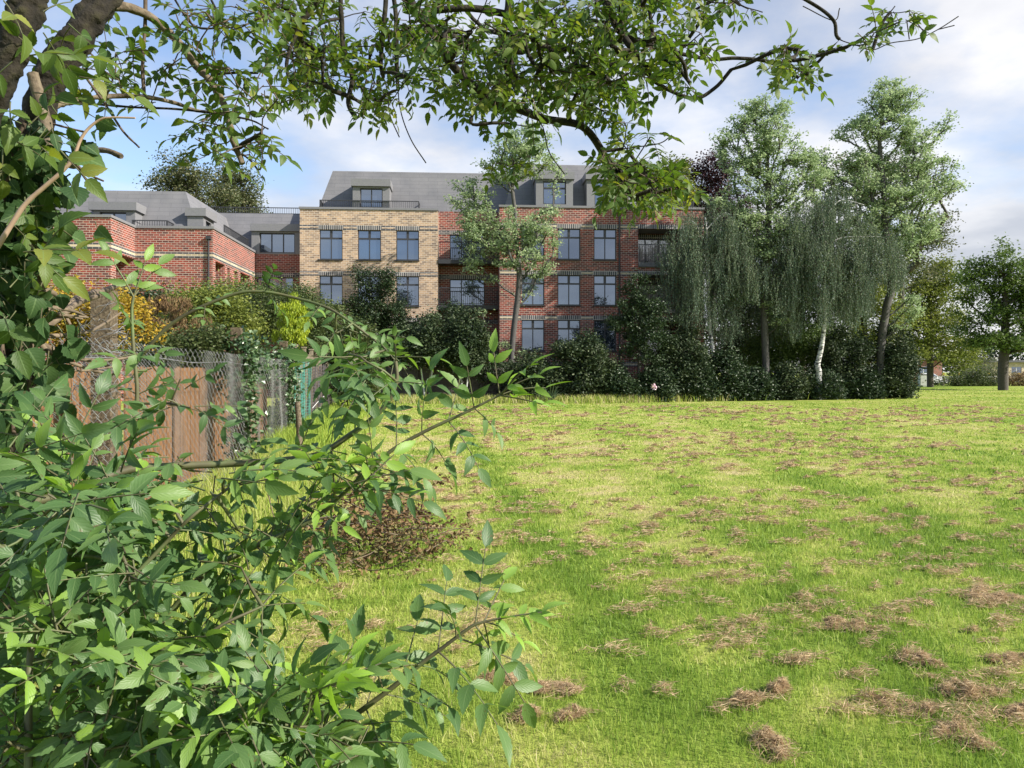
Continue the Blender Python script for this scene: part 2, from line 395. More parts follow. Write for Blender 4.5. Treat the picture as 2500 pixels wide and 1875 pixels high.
# elder leaflets: a pointed serrated blade, folded along the midrib
def leaflet(L=1., W=.42, droop=.25, ns=9, fold=.22, twist=0):
    v = np.linspace(0, 1, ns); w = W*.5*np.sin(math.pi*np.clip(v, 0, 1)**.78)**.85*(1.08-.3*v); w[0] = .006; w[-1] = .004
    w[1:-1:2] *= 1.07; w[2:-1:2] *= .93
    z = -droop*v**2*L; x = v*L*(1-.25*droop*v)
    V = np.zeros((ns, 3, 3))
    for k, sgn in enumerate((-1, 0, 1)):
        V[:,k,0] = x; V[:,k,1] = sgn*w*L; V[:,k,2] = z+(abs(sgn)*w*fold*L)
    if twist:
        a = twist*v; y = V[:,:,1].copy(); zz = V[:,:,2]-z[:,None]
        V[:,:,1] = y*np.cos(a)[:,None]-zz*np.sin(a)[:,None]; V[:,:,2] = z[:,None]+y*np.sin(a)[:,None]+zz*np.cos(a)[:,None]
    i = np.arange(ns-1)[:,None]*3; j = np.arange(2)[None]
    Fc = np.stack([i+j, i+3+j, i+4+j, i+1+j], -1).reshape(-1, 4)
    uv = np.zeros((ns, 3, 2)); uv[:,:,0] = np.array([-1, 0, 1])[None]; uv[:,:,1] = v[:,None]
    return V.reshape(-1, 3), Fc, uv.reshape(-1, 2)
def rotm(ax, a):
    from mathutils import Matrix
    return np.array(Matrix.Rotation(a, 3, ax))
def compound(rng, pairs=2, size=.10, wid=.42):
    """one pinnate leaf along +x, blade normal +z: list of (V,F,uv), plus the stalk polyline"""
    Rl = size*(.65+.68*pairs); parts = []
    bow = rng.uniform(.05, .3)
    def rp(t): return np.array([t*Rl, 0, -bow*Rl*t*t])
    def addl(org, ang, s, tilt):
        V, Fc, uv = leaflet(1, wid*rng.uniform(.85, 1.15), rng.uniform(.08, .42), 13, rng.uniform(.1, .5), rng.normal(0, .35))
        V = V*s@rotm('X', rng.normal(0, .3)).T@rotm('Y', tilt).T@rotm('Z', ang).T+org
        parts.append((V, Fc, uv))
    for k in range(pairs):
        t = .30+.48*k/max(1, pairs-1) if pairs > 1 else .5
        for sg in (-1, 1):
            addl(rp(t), sg*rng.uniform(.85, 1.25), size*rng.uniform(.85, 1.1), rng.normal(.12, .2))
    addl(rp(1), rng.normal(0, .12), size*rng.uniform(1.05, 1.25), rng.normal(.2, .2))
    return parts, np.array([rp(t) for t in np.linspace(0, 1, 5)])
class LeafBank:
    def __init__(s, seed, size, pairs=(2, 3), k=14, wid=.42):
        rng = np.random.default_rng(seed); s.v = [compound(rng, int(rng.choice(pairs)), size, wid) for _ in range(k)]
    def place(s, mb, rng, pos, dirv, nrm, scale=1., rnd=.5, stalk_mi=1, jr=.12):
        parts, st = s.v[rng.integers(len(s.v))]
        x = dirv/np.linalg.norm(dirv); z = nrm-x*np.dot(nrm, x)
        if np.linalg.norm(z) < 1e-3: z = np.cross(x, [0, 1, .1])
        z /= np.linalg.norm(z); y = np.cross(z, x); Rm = np.stack([x, y, z], 1)*scale
        for V, Fc, uv in parts:
            mb.add(V@Rm.T+pos, Fc, 0, min(1, max(0, rnd+rng.normal(0, jr))), uv, True)
        mb.tube(st@Rm.T+pos, np.linspace(.0026, .0015, 5)*max(.8, scale), 3, stalk_mi, cap=False)

def in_poly(x, y, poly):
    poly = np.asarray(poly, float); ins = np.zeros(len(x), bool); j = len(poly)-1
    for i in range(len(poly)):
        xi, yi = poly[i]; xj, yj = poly[j]
        c = ((yi > y) != (yj > y)) & (x < (xj-xi)*(y-yi)/(yj-yi+1e-12)+xi); ins ^= c; j = i
    return ins
def poly_points(rng, poly, n, d0, d1):
    poly = np.asarray(poly, float); lo = poly.min(0); hi = poly.max(0); out = []
    while len(out) < n:
        x = rng.uniform(lo[0], hi[0], n*2); y = rng.uniform(lo[1], hi[1], n*2)
        for a, b in zip(x[(k := in_poly(x, y, poly))], y[k]):
            out.append(P(a, b, rng.uniform(d0, d1)))
    return np.array(out[:n])
#@@SPLIT_SETTING
# ------------------------------------------------------------------ camera, sun, sky
cam = bpy.data.cameras.new('camera'); co = bpy.data.objects.new('camera', cam); COL.objects.link(co)
co.location = (0, 0, EYE); co.rotation_euler = (R(90), 0, 0)
cam.sensor_width = 36; cam.lens = F/2500*36; cam.shift_y = -(937.5-HY)/2500; cam.clip_start = .05; cam.clip_end = 6000
sc.camera = co
SUN = np.array([.80, -.29, .56]); SUN /= np.linalg.norm(SUN)
sl = bpy.data.lights.new('sun', 'SUN'); sl.energy = 4.6; sl.angle = R(.5); sl.color = (1, .93, .82)
so = bpy.data.objects.new('sun', sl); COL.objects.link(so); so.location = (30, -20, 40)
so.rotation_euler = Vector(-SUN).to_track_quat('-Z', 'Y').to_euler()
w = bpy.data.worlds.new('World'); sc.world = w; w.use_nodes = True
nt = w.node_tree; bg = nt.nodes['Background']
sky = N(nt, 'ShaderNodeTexSky', sky_type='NISHITA'); sky.sun_disc = False
sky.sun_elevation = math.asin(SUN[2]); sky.sun_rotation = math.atan2(SUN[0], SUN[1])
sky.air_density = 1.0; sky.dust_density = .6; sky.ozone_density = 2.0; sky.altitude = 50
tc = N(nt, 'ShaderNodeTexCoord'); sp = N(nt, 'ShaderNodeSeparateXYZ'); nt.links.new(tc.outputs['Generated'], sp.inputs[0])
def wm(op, x, y=0.):
    q = N(nt, 'ShaderNodeMath', operation=op)
    for i, v in enumerate((x, y)):
        if hasattr(v, 'is_output'): nt.links.new(v, q.inputs[i])
        else: q.inputs[i].default_value = v
    return q.outputs[0]
den = wm('ADD', wm('MAXIMUM', sp.outputs[2], 0.0), .22)
cv = N(nt, 'ShaderNodeCombineXYZ'); nt.links.new(wm('DIVIDE', sp.outputs[0], den), cv.inputs[0]); nt.links.new(wm('DIVIDE', sp.outputs[1], den), cv.inputs[1])
mp = N(nt, 'ShaderNodeMapping'); nt.links.new(cv.outputs[0], mp.inputs[0]); mp.inputs['Location'].default_value = (3.3, 1.7, .4); mp.inputs['Scale'].default_value = (1, 1, 1)
n1 = noise(nt, 1.15, 8, vec=mp.outputs[0], rough=.56)
mp2 = N(nt, 'ShaderNodeMapping'); nt.links.new(cv.outputs[0], mp2.inputs[0]); mp2.inputs['Location'].default_value = (3.55, 1.55, .4)
n2 = noise(nt, 1.15, 6, vec=mp2.outputs[0], rough=.5)
# more cloud towards the right of the view and low down, a blue gap high on the left
bias = wm('ADD', wm('MULTIPLY', sp.outputs[0], .20), wm('MULTIPLY', wm('SUBTRACT', .38, sp.outputs[2]), .34))
cov = ramp(nt, wm('ADD', n1, bias), [(.36, (0,0,0)), (.58, (1,1,1))])
shade = ramp(nt, wm('SUBTRACT', n2, wm('MULTIPLY', wm('SUBTRACT', n1, .5), .6)), [(.38, (6.1,6.0,6.0)), (.58, (3.5,3.6,3.95))])
skyb = mixc(nt, 1.0, sky.outputs[0], (1.4, 1.32, 1.32), 'MULTIPLY')
nt.links.new(mixc(nt, wm('MULTIPLY', cov, .9), skyb, shade), bg.inputs[0]); bg.inputs[1].default_value = .088
sc.view_settings.view_transform = 'Standard'; sc.view_settings.look = 'None'; sc.view_settings.exposure = 1.0; sc.view_settings.gamma = 1
try:
    sc.cycles.max_bounces = 6; sc.cycles.diffuse_bounces = 3; sc.cycles.glossy_bounces = 2; sc.cycles.transmission_bounces = 3
    sc.cycles.use_denoising = True; sc.cycles.caustics_reflective = False; sc.cycles.caustics_refractive = False
except Exception: pass

# ------------------------------------------------------------------ the field
def fence_x(y): return -5.1-.159*(y-17.3)
def gz(x, y):
    d = x-fence_x(np.clip(y, 3, 40))
    rise = .14*(1-sstep(-.2, 2.6, d))*sstep(4, 9, y)*(1-sstep(40, 55, y))
    bmp = .07*(fbm(x*.55, y*.55, 3, 3)-.5)*sstep(0, 2, np.hypot(x, y-0))*(1-sstep(30, 60, y))
    return rise+bmp
TR = [[(1090,1010),(1190,1130),(1330,1330),(1450,1500),(1590,1720),(1700,1875)], [(1640,1170),(1790,1290),(2000,1470),(2230,1650),(2500,1860)], [(1900,1130),(2160,1240),(2380,1370),(2560,1450)]]
TRW = [np.array([P(a, b, EYE*F/(b-HY))[:2] for a, b in t]) for t in TR]
def tone(x, y):
    """how straw-like the sward is: 0 lush, 1 dry"""
    t = .40+.5*(fbm(x*.45+9, y*.28, 11, 4)-.5)+.75*(fbm(x*2.6, y*1.9, 21, 3)-.5)+.6*(fbm(x*9, y*7, 51, 2)-.5)
    t = t-.10*(1-sstep(5, 11, y))+.10*sstep(7, 11, y)*(1-sstep(24, 34, y))*(1-sstep(2.5, 9, x))
    for k, q in enumerate(TRW):
        dm = np.full(np.shape(x), 9.)
        for a, b in zip(q[:-1], q[1:]):
            ab = b-a; tt = np.clip(((x-a[0])*ab[0]+(y-a[1])*ab[1])/(ab@ab), 0, 1)
            dm = np.minimum(dm, np.hypot(x-a[0]-tt*ab[0], y-a[1]-tt*ab[1]))
        t = t-(.42, .2, .25)[k]*np.exp(-(dm/(.26, .3, .35)[k])**2)*(.5+.8*vnoise(x*1.4, y*1.4, 5+k))
    d = x-fence_x(np.clip(y, 3, 40))
    return np.clip(t, 0.02, .98)

def axis(a, b, n, p): return a+(b-a)*np.linspace(0, 1, n)**p
xs = np.concatenate([-axis(14, 1500, 26, 3.2)[::-1], np.linspace(-13.7, 24, 152), axis(24.5, 1500, 30, 3.2)])
ys = np.concatenate([[-1500, -300, -60, -20, -8, -3], np.linspace(-1, 14, 76), axis(14.2, 60, 90, 1.3), axis(62, 3000, 26, 3)])
X, Y = np.meshgrid(xs, ys); Z = gz(X, Y)
nx, ny = len(xs), len(ys); i = (np.arange(ny-1)[:,None]*nx+np.arange(nx-1)[None]).ravel()
gm, gnt, gb, _ = new_mat('meadow_ground')
ga = N(gnt, 'ShaderNodeAttribute', attribute_name='rnd')
gn = noise(gnt, 14, 6, rough=.7); gn2 = noise(gnt, 2.2, 5, rough=.65)
gmx = N(gnt, 'ShaderNodeMath', operation='MULTIPLY_ADD'); gnt.links.new(gn, gmx.inputs[0]); gmx.inputs[1].default_value = .55
gs = N(gnt, 'ShaderNodeMath', operation='MULTIPLY_ADD'); gnt.links.new(gn2, gs.inputs[0]); gs.inputs[1].default_value = .55; gs.inputs[2].default_value = -.52
gnt.links.new(gs.outputs[0], gmx.inputs[2])
ad = N(gnt, 'ShaderNodeMath', operation='ADD'); gnt.links.new(ga.outputs['Fac'], ad.inputs[0]); gnt.links.new(gmx.outputs[0], ad.inputs[1])
gnt.links.new(ramp(gnt, ad.outputs[0], [(0, (.125,.20,.028)), (.3, (.21,.29,.045)), (.55, (.32,.36,.08)), (.8, (.44,.385,.165)), (1, (.46,.375,.22))]), gb.inputs['Base Color'])
gb.inputs['Roughness'].default_value = .95; gb.inputs['Specular IOR Level'].default_value = .1; bump(gnt, gn, gb, .9, .05)
mb = MB(); mb.add(np.stack([X, Y, Z], -1).reshape(-1, 3), np.stack([i, i+1, i+nx+1, i+nx], -1), 0, tone(X, Y).ravel(), None, True)
tag(mb.build('field', gm), 'mown green field reaching to the car park', None, kind='structure')

def blades(mb, rng, x, y, h, wd, rnd, lean=.45, z0=None):
    n = len(x); z = gz(x, y) if z0 is None else z0
    a = rng.uniform(0, 2*math.pi, n); f = rng.uniform(0, 2*math.pi, n); ln = np.abs(rng.normal(0, lean, n))*h
    c = np.stack([np.cos(a), np.sin(a), 0*a], 1)*(wd/2)[:,None]; b = np.stack([x, y, z-.004], 1)
    g = np.stack([np.cos(f)*ln, np.sin(f)*ln, h], 1); m = b+g*np.array([.32, .32, .58])
    tip = b+g*np.array([1, 1, .96])
    V = np.stack([b-c, b+c, m+c*.75, m-c*.75, tip], 1).reshape(-1, 3); k = np.arange(n)[:,None]*5; r = np.repeat(rnd, 5)
    s = mb.n
    mb.add(V, k+np.array([0,1,2,3]), 0, r, None, True)
    v, q, mi_, rr, uv, sm = mb.c[-1]
    mb.c.append((np.zeros((0, 3)), k+np.array([3,2,4])+s, 0, np.zeros(0), None, True))
rng = np.random.default_rng(5)
mb = MB()
for y0, y1, dens, hh, ww in ((2.3,4,4200,.034,.0035),(4,6,2600,.034,.005),(6,9,1400,.033,.007),(9,14,620,.033,.012),(14,22,230,.033,.021),(22,41,60,.034,.042),(41,75,9,.04,.08)):
    xl = max(-12, fence_x(y1)-.2) if y0 < 41 else .35*y0; xr = .72*y1+.5
    n = int((xr-xl)*(y1-y0)*dens); x = rng.uniform(xl, xr, n); y = rng.uniform(y0, y1, n)
    k = (x < .72*y+.5) & (x > fence_x(y)+.05) | (y > 41); k &= ~((y > 39.5) & (x < .44*y))
    x = x[k]; y = y[k]; t = tone(x, y)
    h = hh*rng.uniform(.5, 1.35, len(x))*(1.55-1.0*t)*(.7+.7*fbm(x*1.2, y*1.2, 31, 2))
    blades(mb, rng, x, y, h, ww*rng.uniform(.7, 1.3, len(x)), np.clip(t+rng.normal(.02, .17, len(x)), 0, 1), .75)
tag(mb.build('lawn_grass', M['grass']), 'short mown grass of the sunny field', 'grass', kind='stuff')
# long grass along the fence, under the hedge and by the far boundary
mb = MB()
def strip(n, fx, fy, h0, h1, wd, r0, r1):
    t = rng.uniform(0, 1, n); y = fy(t); x = fx(t, y)
    blades(mb, rng, x, y, rng.uniform(h0, h1, n), np.full(n, wd), rng.uniform(r0, r1, n), .5)
strip(9000, lambda t, y: fence_x(y)+np.abs(rng.normal(.1, .55, len(y))), lambda t: 13+t*20, .15, .42, .022, .1, .45)
strip(9000, lambda t, y: fence_x(y)+rng.uniform(.05, 1.5, len(y))+(y-4)*.02, lambda t: 4.2+t*9, .14, .42, .008, .15, .75)
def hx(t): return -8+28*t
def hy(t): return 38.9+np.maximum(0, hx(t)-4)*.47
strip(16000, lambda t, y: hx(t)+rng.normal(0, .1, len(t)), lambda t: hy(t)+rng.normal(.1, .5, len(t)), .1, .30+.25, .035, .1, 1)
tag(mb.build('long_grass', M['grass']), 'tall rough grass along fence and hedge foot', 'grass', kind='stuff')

# dry clippings strewn over the field
def hay_patch(mb, rng, x, y, rx, ry, h, n, bl, bw, ang=0.):
    r = rng.uniform(0, 1, n)**.62; th = rng.uniform(0, 2*math.pi, n)
    lob = .8+.35*np.sin(th*2+ang*3)+.25*np.sin(th*3+ang*7)+.22*np.sin(th*7+ang)
    u = r*np.cos(th)*rx*lob; v = r*np.sin(th)*ry*lob
    px_ = x+u*math.cos(ang)-v*math.sin(ang); py_ = y+u*math.sin(ang)+v*math.cos(ang)
    hz = h*np.clip(1-r**2, .1, 1)*rng.uniform(.1, 1, n)+.018
    C = np.stack([px_, py_, gz(px_, py_)+hz], 1)
    leaves(mb, rng, C, bl, bw, .35, .0, rnd=np.clip(rng.uniform(0, 1, n), 0, 1), axis=rng.normal(0, 1, (n, 3))*np.array([1.2, 1.2, .12]), flat=.2)
mb = MB(); cnt = 0
while cnt < 1300:
    y = 3.4+32*rng.uniform(0, 1)**1.15; x = rng.uniform(fence_x(y)+1.8, .70*y)
    tt = fbm(np.array([x*.35]), np.array([y*.35]), 77, 2)[0]
    if tt < rng.uniform(.28, .62): continue
    cnt += 1
    s = rng.uniform(.025, .145)*(1 if y < 12 else 1.25); n = int(150*min(1, 10/y)*(s/.16))+12
    hay_patch(mb, rng, x, y, s*rng.uniform(1, 1.9), s*rng.uniform(.5, 1), rng.uniform(.015, .075), n, rng.uniform(.04, .09)*max(1, y/14), .0036*max(1, y/4.5), rng.normal(0, .35))
tag(mb.build('strewn_clippings', M['hay']), 'dried mown clippings strewn across the field', 'clippings', kind='stuff')
G = 'large clumps of dried clippings on the field'
for px, py, wd, hh, ang, lab in (
    (1893,1835,95,.10,-.9,'tan clump of dried clippings cut by the bottom edge of the picture'),
    (2375,1708,105,.11,-.1,'thickest mound of dried clippings, lone brown heap near the lower right corner'),
    (2235,1742,95,.05,-.5,'upper strip of flattened clippings just left of the thickest brown mound'),
    (2360,1822,120,.07,-.6,'broad ragged clippings heap below the thickest mound, at the bottom right'),
    (1835,1725,60,.09,.1,'small rounded tan clump with a flat tail, left of a darker twin lump'),
    (1902,1700,34,.10,.9,'little upright lump of clippings right beside the rounded tan clump'),
    (2080,1545,85,.09,-.4,'double brown lump of clippings in the middle of the right half of the lawn'),
    (2240,1625,90,.09,-.5,'dark overhanging clippings clump with lush grass at its right end'),
    (2430,1470,95,.08,-.2,'wide tan clippings clump touching the right edge midway up the lawn'),
    (2490,1752,60,.07,0,'clippings clump cut off by the right edge beside the thickest mound'),
    (2470,1622,60,.05,0,'loose clippings patch above the clump cut off by the right edge'),
    (1232,1664,70,.07,-.3,'tan clippings clump near the tip of the lowest elder branch'),
    (1355,1690,80,.06,-.2,'long clippings clump right of the one at the lowest elder branch tip'),
    (1283,1757,45,.08,0,'small round clippings lump below the clumps by the lowest elder branch'),
    (1392,1752,45,.06,.2,'small clippings lump in line right of the round one under the elder tip')):
    d = EYE*F/(py-HY); p = P(px, py, d); s = wd/F*d*.56
    mb = MB(); g = np.random.default_rng(px)
    for q in range(7):
        u = g.normal(0, .58)*s; v = g.normal(0, .30)*s; k = g.uniform(.35, .75)
        hay_patch(mb, g, p[0]+u*math.cos(ang)-v*math.sin(ang), p[1]+s*.3+u*math.sin(ang)+v*math.cos(ang), s*k, s*k*g.uniform(.4, .8), hh*g.uniform(.15, .65), 240,   .065, .0027, ang+g.normal(0, .6))
    hay_patch(mb, g, p[0], p[1]+s*.3, s*1.9, s*1.3, .012, 260, .085, .003, ang)
    o = mb.build('clippings_clump', M['hay']); tag(o, lab, 'clippings clump', G)

#@@BUILDING
# ------------------------------------------------------------------ the apartment building (local frame: x along the front, y into the depth)
TH = R(3.6); UX = np.array([math.cos(TH), math.sin(TH)]); UY = np.array([-math.sin(TH), math.cos(TH)])
D0 = 46.8; O = np.array([(732-1250)/F*D0, D0])
def ray_ly(px, ly):
    a = np.array([(px-1250)/F, 1.]); t = (ly+O@UY)/(a@UY); return t, (a*t-O)@UX
def fx(px, ly=0.): return ray_ly(px, ly)[1]
def fz(py, px=900, ly=0.): return EYE+(HY-py)/F*ray_ly(px, ly)[0]
def fy(px, Xl):
    a = np.array([(px-1250)/F, 1.]); t = (Xl+O@UX)/(a@UX); return (a*t-O)@UY
bld = thing('apartment_building', 'red and tan brick apartment building with grey mansard roofs behind the hedge', 'building', (O[0], O[1], 0), TH)

class Face:                              # a wall plane; (u, z, n): along, up, inwards
    def __init__(s, kind, c): s.k = kind; s.c = c
    def p(s, u, z, n):
        return (u, s.c+n, z) if s.k == 'y' else (s.c-n, u, z)
    def box(s, mb, u0, u1, z0, z1, n0, n1, mi=0):
        a = s.p(u0, z0, n0); b = s.p(u1, z1, n1)
        mb.box(tuple(min(p, q) for p, q in zip(a, b)), tuple(max(p, q) for p, q in zip(a, b)), mi)
    def wall(s, mb, u0, u1, z0, z1, ops=(), rev=.16, mi=0):
        us = sorted({u0, u1, *[v for o in ops for v in o[:2]]}); zs = sorted({z0, z1, *[v for o in ops for v in o[2:]]})
        for a, b in zip(us[:-1], us[1:]):
            for c, d in zip(zs[:-1], zs[1:]):
                m, k = (a+b)/2, (c+d)/2
                if any(o[0] < m < o[1] and o[2] < k < o[3] for o in ops): continue
                mb.quad(s.p(a,c,0), s.p(b,c,0), s.p(b,d,0), s.p(a,d,0), mi)
        for a, b, c, d in ops:
            mb.quad(s.p(a,c,0), s.p(a,d,0), s.p(a,d,rev), s.p(a,c,rev), mi); mb.quad(s.p(b,c,0), s.p(b,c,rev), s.p(b,d,rev), s.p(b,d,0), mi)
            mb.quad(s.p(a,d,0), s.p(b,d,0), s.p(b,d,rev), s.p(a,d,rev), mi); mb.quad(s.p(a,c,0), s.p(a,c,rev), s.p(b,c,rev), s.p(b,c,0), mi)
def window(face, u0, u1, z0, z1, style='cross', parent=None, sill=True, glass='glass', n=.10, part='window'):
    parent = parent or bld
    mb = MB(); f = .055
    face.box(mb, u0, u0+f, z0, z1, n, n+.07); face.box(mb, u1-f, u1, z0, z1, n, n+.07)
    face.box(mb, u0+f, u1-f, z1-f, z1, n, n+.07); face.box(mb, u0+f, u1-f, z0, z0+f, n, n+.07)
    if style == 'cross':
        zt = z1-.285*(z1-z0); um = (u0+u1)/2
        face.box(mb, u0+f, u1-f, zt-.05, zt+.05, n+.005, n+.065)
        face.box(mb, um-.028, um+.028, z0+f, zt-.05, n+.005, n+.065); face.box(mb, um-.075, um+.075, zt+.05, z1-f, n+.005, n+.065)
    else:
        k = int(style[-1])
        for q in range(1, k):
            um = u0+(u1-u0)*q/k; face.box(mb, um-.035, um+.035, z0+f, z1-f, n+.005, n+.065)
    w_ = mb.build(part, M['metal'], parent)
    g = MB(); face.box(g, u0+.02, u1-.02, z0+.02, z1-.02, n+.04, n+.058)
    if parent is bld:
        g.build('pane', M[glass], w_)
        if sill:
            q = MB(); face.box(q, u0-.09, u1+.03, z0-.075, z0-.003, -.07, n); q.build('sill', M['metal'], w_)
    else: g.build('pane', M[glass], parent)
    return w_
def railing(face, u0, u1, z0, z1, n=0., step=.115, lug=False, parent=None, ret=None):
    mb = MB()
    face.box(mb, u0, u1, z1-.05, z1, n, n+.05); face.box(mb, u0, u1, z0, z0+.04, n, n+.05)
    k = max(2, int((u1-u0)/step))
    for u in np.linspace(u0, u1-.022, k): face.box(mb, u, u+.022, z0+.04, z1-.05, n+.014, n+.036)
    for u in (u0, u1-.05): face.box(mb, u-.002, u+.052, z0-.22 if lug else z0, z1-.001, n-.004, n+.046)
    if lug:
        for u in np.linspace(u0+.5, u1-.5, max(2, int((u1-u0)/.55))): face.box(mb, u, u+.05, z0-.22, z0-.002, n-.004, n+.03)
    if ret:
        for u in (u0, u1-.05):
            q = MB(); face.box(mb, u, u+.05, z1-.051, z1-.001, n+.051, n+ret)
            for nn in np.arange(n+.15, n+ret, .15): face.box(mb, u+.014, u+.036, z0, z1-.052, nn, nn+.022)
    return mb.build('railing', M['metal'], parent or bld)
def lintel(face, u0, u1, z, h=.27):
    mb = MB(); face.box(mb, u0, u1, z+.003, z+h, -.022, .02); return mb.build('lintel', M['soldier'], bld, True)
def band(face, spans, z, mid='cream', lite=True):
    for a, b in spans:
        mb = MB(); face.box(mb, a, b, z-.145, z-.05, -.014, .02, 0); face.box(mb, a, b, z-.05, z+.05, -.018, .02, 1); face.box(mb, a, b, z+.05, z+.145, -.014, .02, 0)
        mb.build('brick_band', [M['dark'], M[mid]], bld, True)
def coping(face, u0, u1, z, dep=.34, h=.13, e0=.0, e1=.0):
    mb = MB(); face.box(mb, u0-e0, u1+e1, z, z+h, -.06, dep); return mb.build('coping', M['metal'] if 0 else M['clad'], bld)
def spans(u0, u1, ops):
    out = []; c = u0
    for a, b in sorted(o[:2] for o in ops): out.append((c, a)); c = b
    out.append((c, u1)); return [s for s in out if s[1]-s[0] > .02]
def block(name, x0, x1, ly, back, top, faces, mat, label=None, closed=True):
    """closed brick mass: the front/right quads come from `faces`, the rest is plain"""
    mb = MB()
    for f in faces: f(mb)
    zt = top
    if closed: mb.quad((x1,back,0),(x0,back,0),(x0,back,zt),(x1,back,zt))
    o = mb.build(name, M[mat], bld, True)
    if label: o['label'] = label
    return o

zB3, zB2 = fz(554), fz(666); PIT = zB3-zB2; zB1 = zB2-PIT; zB0 = zB1-PIT
# --- tan block
FT = Face('y', 0.); xt0, xt1 = 0., fx(1069); zcop = fz(507)-.13
colsT = [(fx(779.6), fx(836.3)), (fx(873.4), fx(930)), (fx(967), fx(1023))]
wz = [(fz(634)-q*PIT, fz(561.5)-q*PIT) for q in range(4)]
opsT = [(a, b, z0, z1) for a, b in colsT for z0, z1 in wz[:3]]
block('wall', xt0, xt1, 0, 10, zcop, [lambda mb: FT.wall(mb, xt0, xt1, 0, zcop, opsT),
      lambda mb: mb.quad((xt1,0,0),(xt1,10,0),(xt1,10,zcop),(xt1,0,zcop)), lambda mb: mb.quad((0,10,0),(0,0,0),(0,0,zcop),(0,10,zcop))], 'tan', 'tan brick block wall')
for a, b in colsT:
    for z0, z1 in wz[:3]: window(FT, a, b, z0, z1)
for q in range(3):
    for a, b in colsT: lintel(FT, a-.05, b+.05, wz[q][1])
    band(FT, spans(xt0, xt1, [(a-.05, b+.05) for a, b in colsT]), wz[q][1]+.135, 'tan')
coping(FT, xt0, xt1, zcop, e0=.05, e1=.05)
railing(FT, fx(780, .5), fx(1023, .5), zcop+.05, fz(489, 900, .5), n=.5, ret=1.0)
# --- recessed bay with balconies
LR = 1.0; FR = Face('y', LR); xr0, xr1 = xt1, fx(1220, -1.35); zr = fz(517, 1140, LR)
dr = [(fx(1098, LR), fx(1183, LR))]
dz = [(fz(638, 1140, LR)-q*PIT, fz(573, 1140, LR)-q*PIT) for q in range(4)]
block('wall', xr0, xr1, LR, 9, zr, [lambda mb: FR.wall(mb, xr0, xr1, 0, zr, [(dr[0][0], dr[0][1], z0, z1) for z0, z1 in dz[:3]])], 'red', 'recessed red brick wall behind the balconies', False)
for q, (z0, z1) in enumerate(dz[:3]):
    window(FR, dr[0][0], dr[0][1], z0, z1, 'doors3', sill=False)
    lintel(FR, dr[0][0]-.05, dr[0][1]+.05, z1); band(FR, spans(xr0, xr1, [(dr[0][0]-.05, dr[0][1]+.05)]), z1+.135, 'dark')
    bal = MB(); FT.box(bal, xr0+.02, xr1-.02, z0-.30, z0-.03, -.05, LR-.003); bal.build('balcony_slab', M['metal'], bld)
    railing(FT, xr0+.03, xr1-.03, z0+.02, z0+1.08, n=.0)
# --- red block
LK = -1.35; FK = Face('y', LK); xk0, xk1 = fx(1220, LK), fx(1718, LK); zk = fz(503.5, 1470, LK)-.13
colsK = [(fx(1273.5, LK), fx(1329, LK)), (fx(1361.5, LK), fx(1417, LK)), (fx(1450, LK), fx(1505, LK))]
wk = [(fz(633, 1390, LK), fz(558, 1390, LK)), (fz(745, 1390, LK), fz(671.5, 1390, LK)), (fz(856, 1390, LK), fz(781, 1390, LK))]
lg0, lg1 = fx(1558, LK), fx(1690, LK)
lz = [(fz(641, 1620, LK)-q*PIT, fz(559, 1620, LK)-q*PIT) for q in range(4)]
opsK = [(a, b, z0, z1) for a, b in colsK for z0, z1 in wk]
LD = 1.7
def loggia_inner(mb):
    Fi = Face('y', LK+LD); dd = (lg0+.02, fx(1640, LK+LD))
    Fi.wall(mb, lg0, lg1, 0, zk-.4, [(dd[0], dd[1], z0+.05, z1-.32) for z0, z1 in lz[:3]])
    mb.quad((lg0,LK+.16,0),(lg0,LK+LD,0),(lg0,LK+LD,zk-.4),(lg0,LK+.16,zk-.4)); mb.quad((lg1,LK+LD,0),(lg1,LK+.16,0),(lg1,LK+.16,zk-.4),(lg1,LK+LD,zk-.4))
block('wall', xk0, xk1, LK, 11, zk, [lambda mb: FK.wall(mb, xk0, xk1, 0, zk, opsK+[(lg0, lg1, z0-.30, z1) for z0, z1 in lz[:3]]), loggia_inner,
      lambda mb: mb.quad((xk1,LK,0),(xk1,11,0),(xk1,11,zk),(xk1,LK,zk)), lambda mb: mb.quad((xk0,11,0),(xk0,LK,0),(xk0,LK,zk),(xk0,11,zk))], 'red', 'red brick main block wall')
for a, b in colsK:
    for q, (z0, z1) in enumerate(wk): window(FK, a, b, z0, z1)
for q, (z0, z1) in enumerate(wk):
    for a, b in colsK: lintel(FK, a-.05, b+.05, z1)
    lintel(FK, lg0-.03, lg1+.03, lz[q][1])
    band(FK, spans(xk0, xk1, [(a-.05, b+.05) for a, b in colsK]+[(lg0-.03, lg1+.03)]), z1+.135, 'cream')
band(FK, [(xk0, fx(1500, LK)), (fx(1520, LK), lg0)], wk[2][1]+.135-PIT, 'cream')
Fi = Face('y', LK+LD)
for q, (z0, z1) in enumerate(lz[:3]):
    window(Fi, lg0+.02, fx(1640, LK+LD), z0+.05, z1-.32, 'doors3', sill=False, glass='glass_pale')
    lintel(Fi, lg0+.02, fx(1640, LK+LD)+.1, z1-.32)
    s = MB(); FK.box(s, lg0+.004, lg1-.004, z0-.28, z0-.02, -.12, LD-.004); s.build('balcony_slab', M['slab'], bld)
    s = MB(); FK.box(s, lg0+.004, lg1-.004, z1+.006, z1+.03, .17, LD-.004); s.build('balcony_ceiling', M['slab'], bld)
    railing(FK, lg0+.02, lg1-.02, z0+.05, z0+1.12, n=-.10, lug=True)
coping(FK, xk0, xk1, zk, e0=.05, e1=.05)
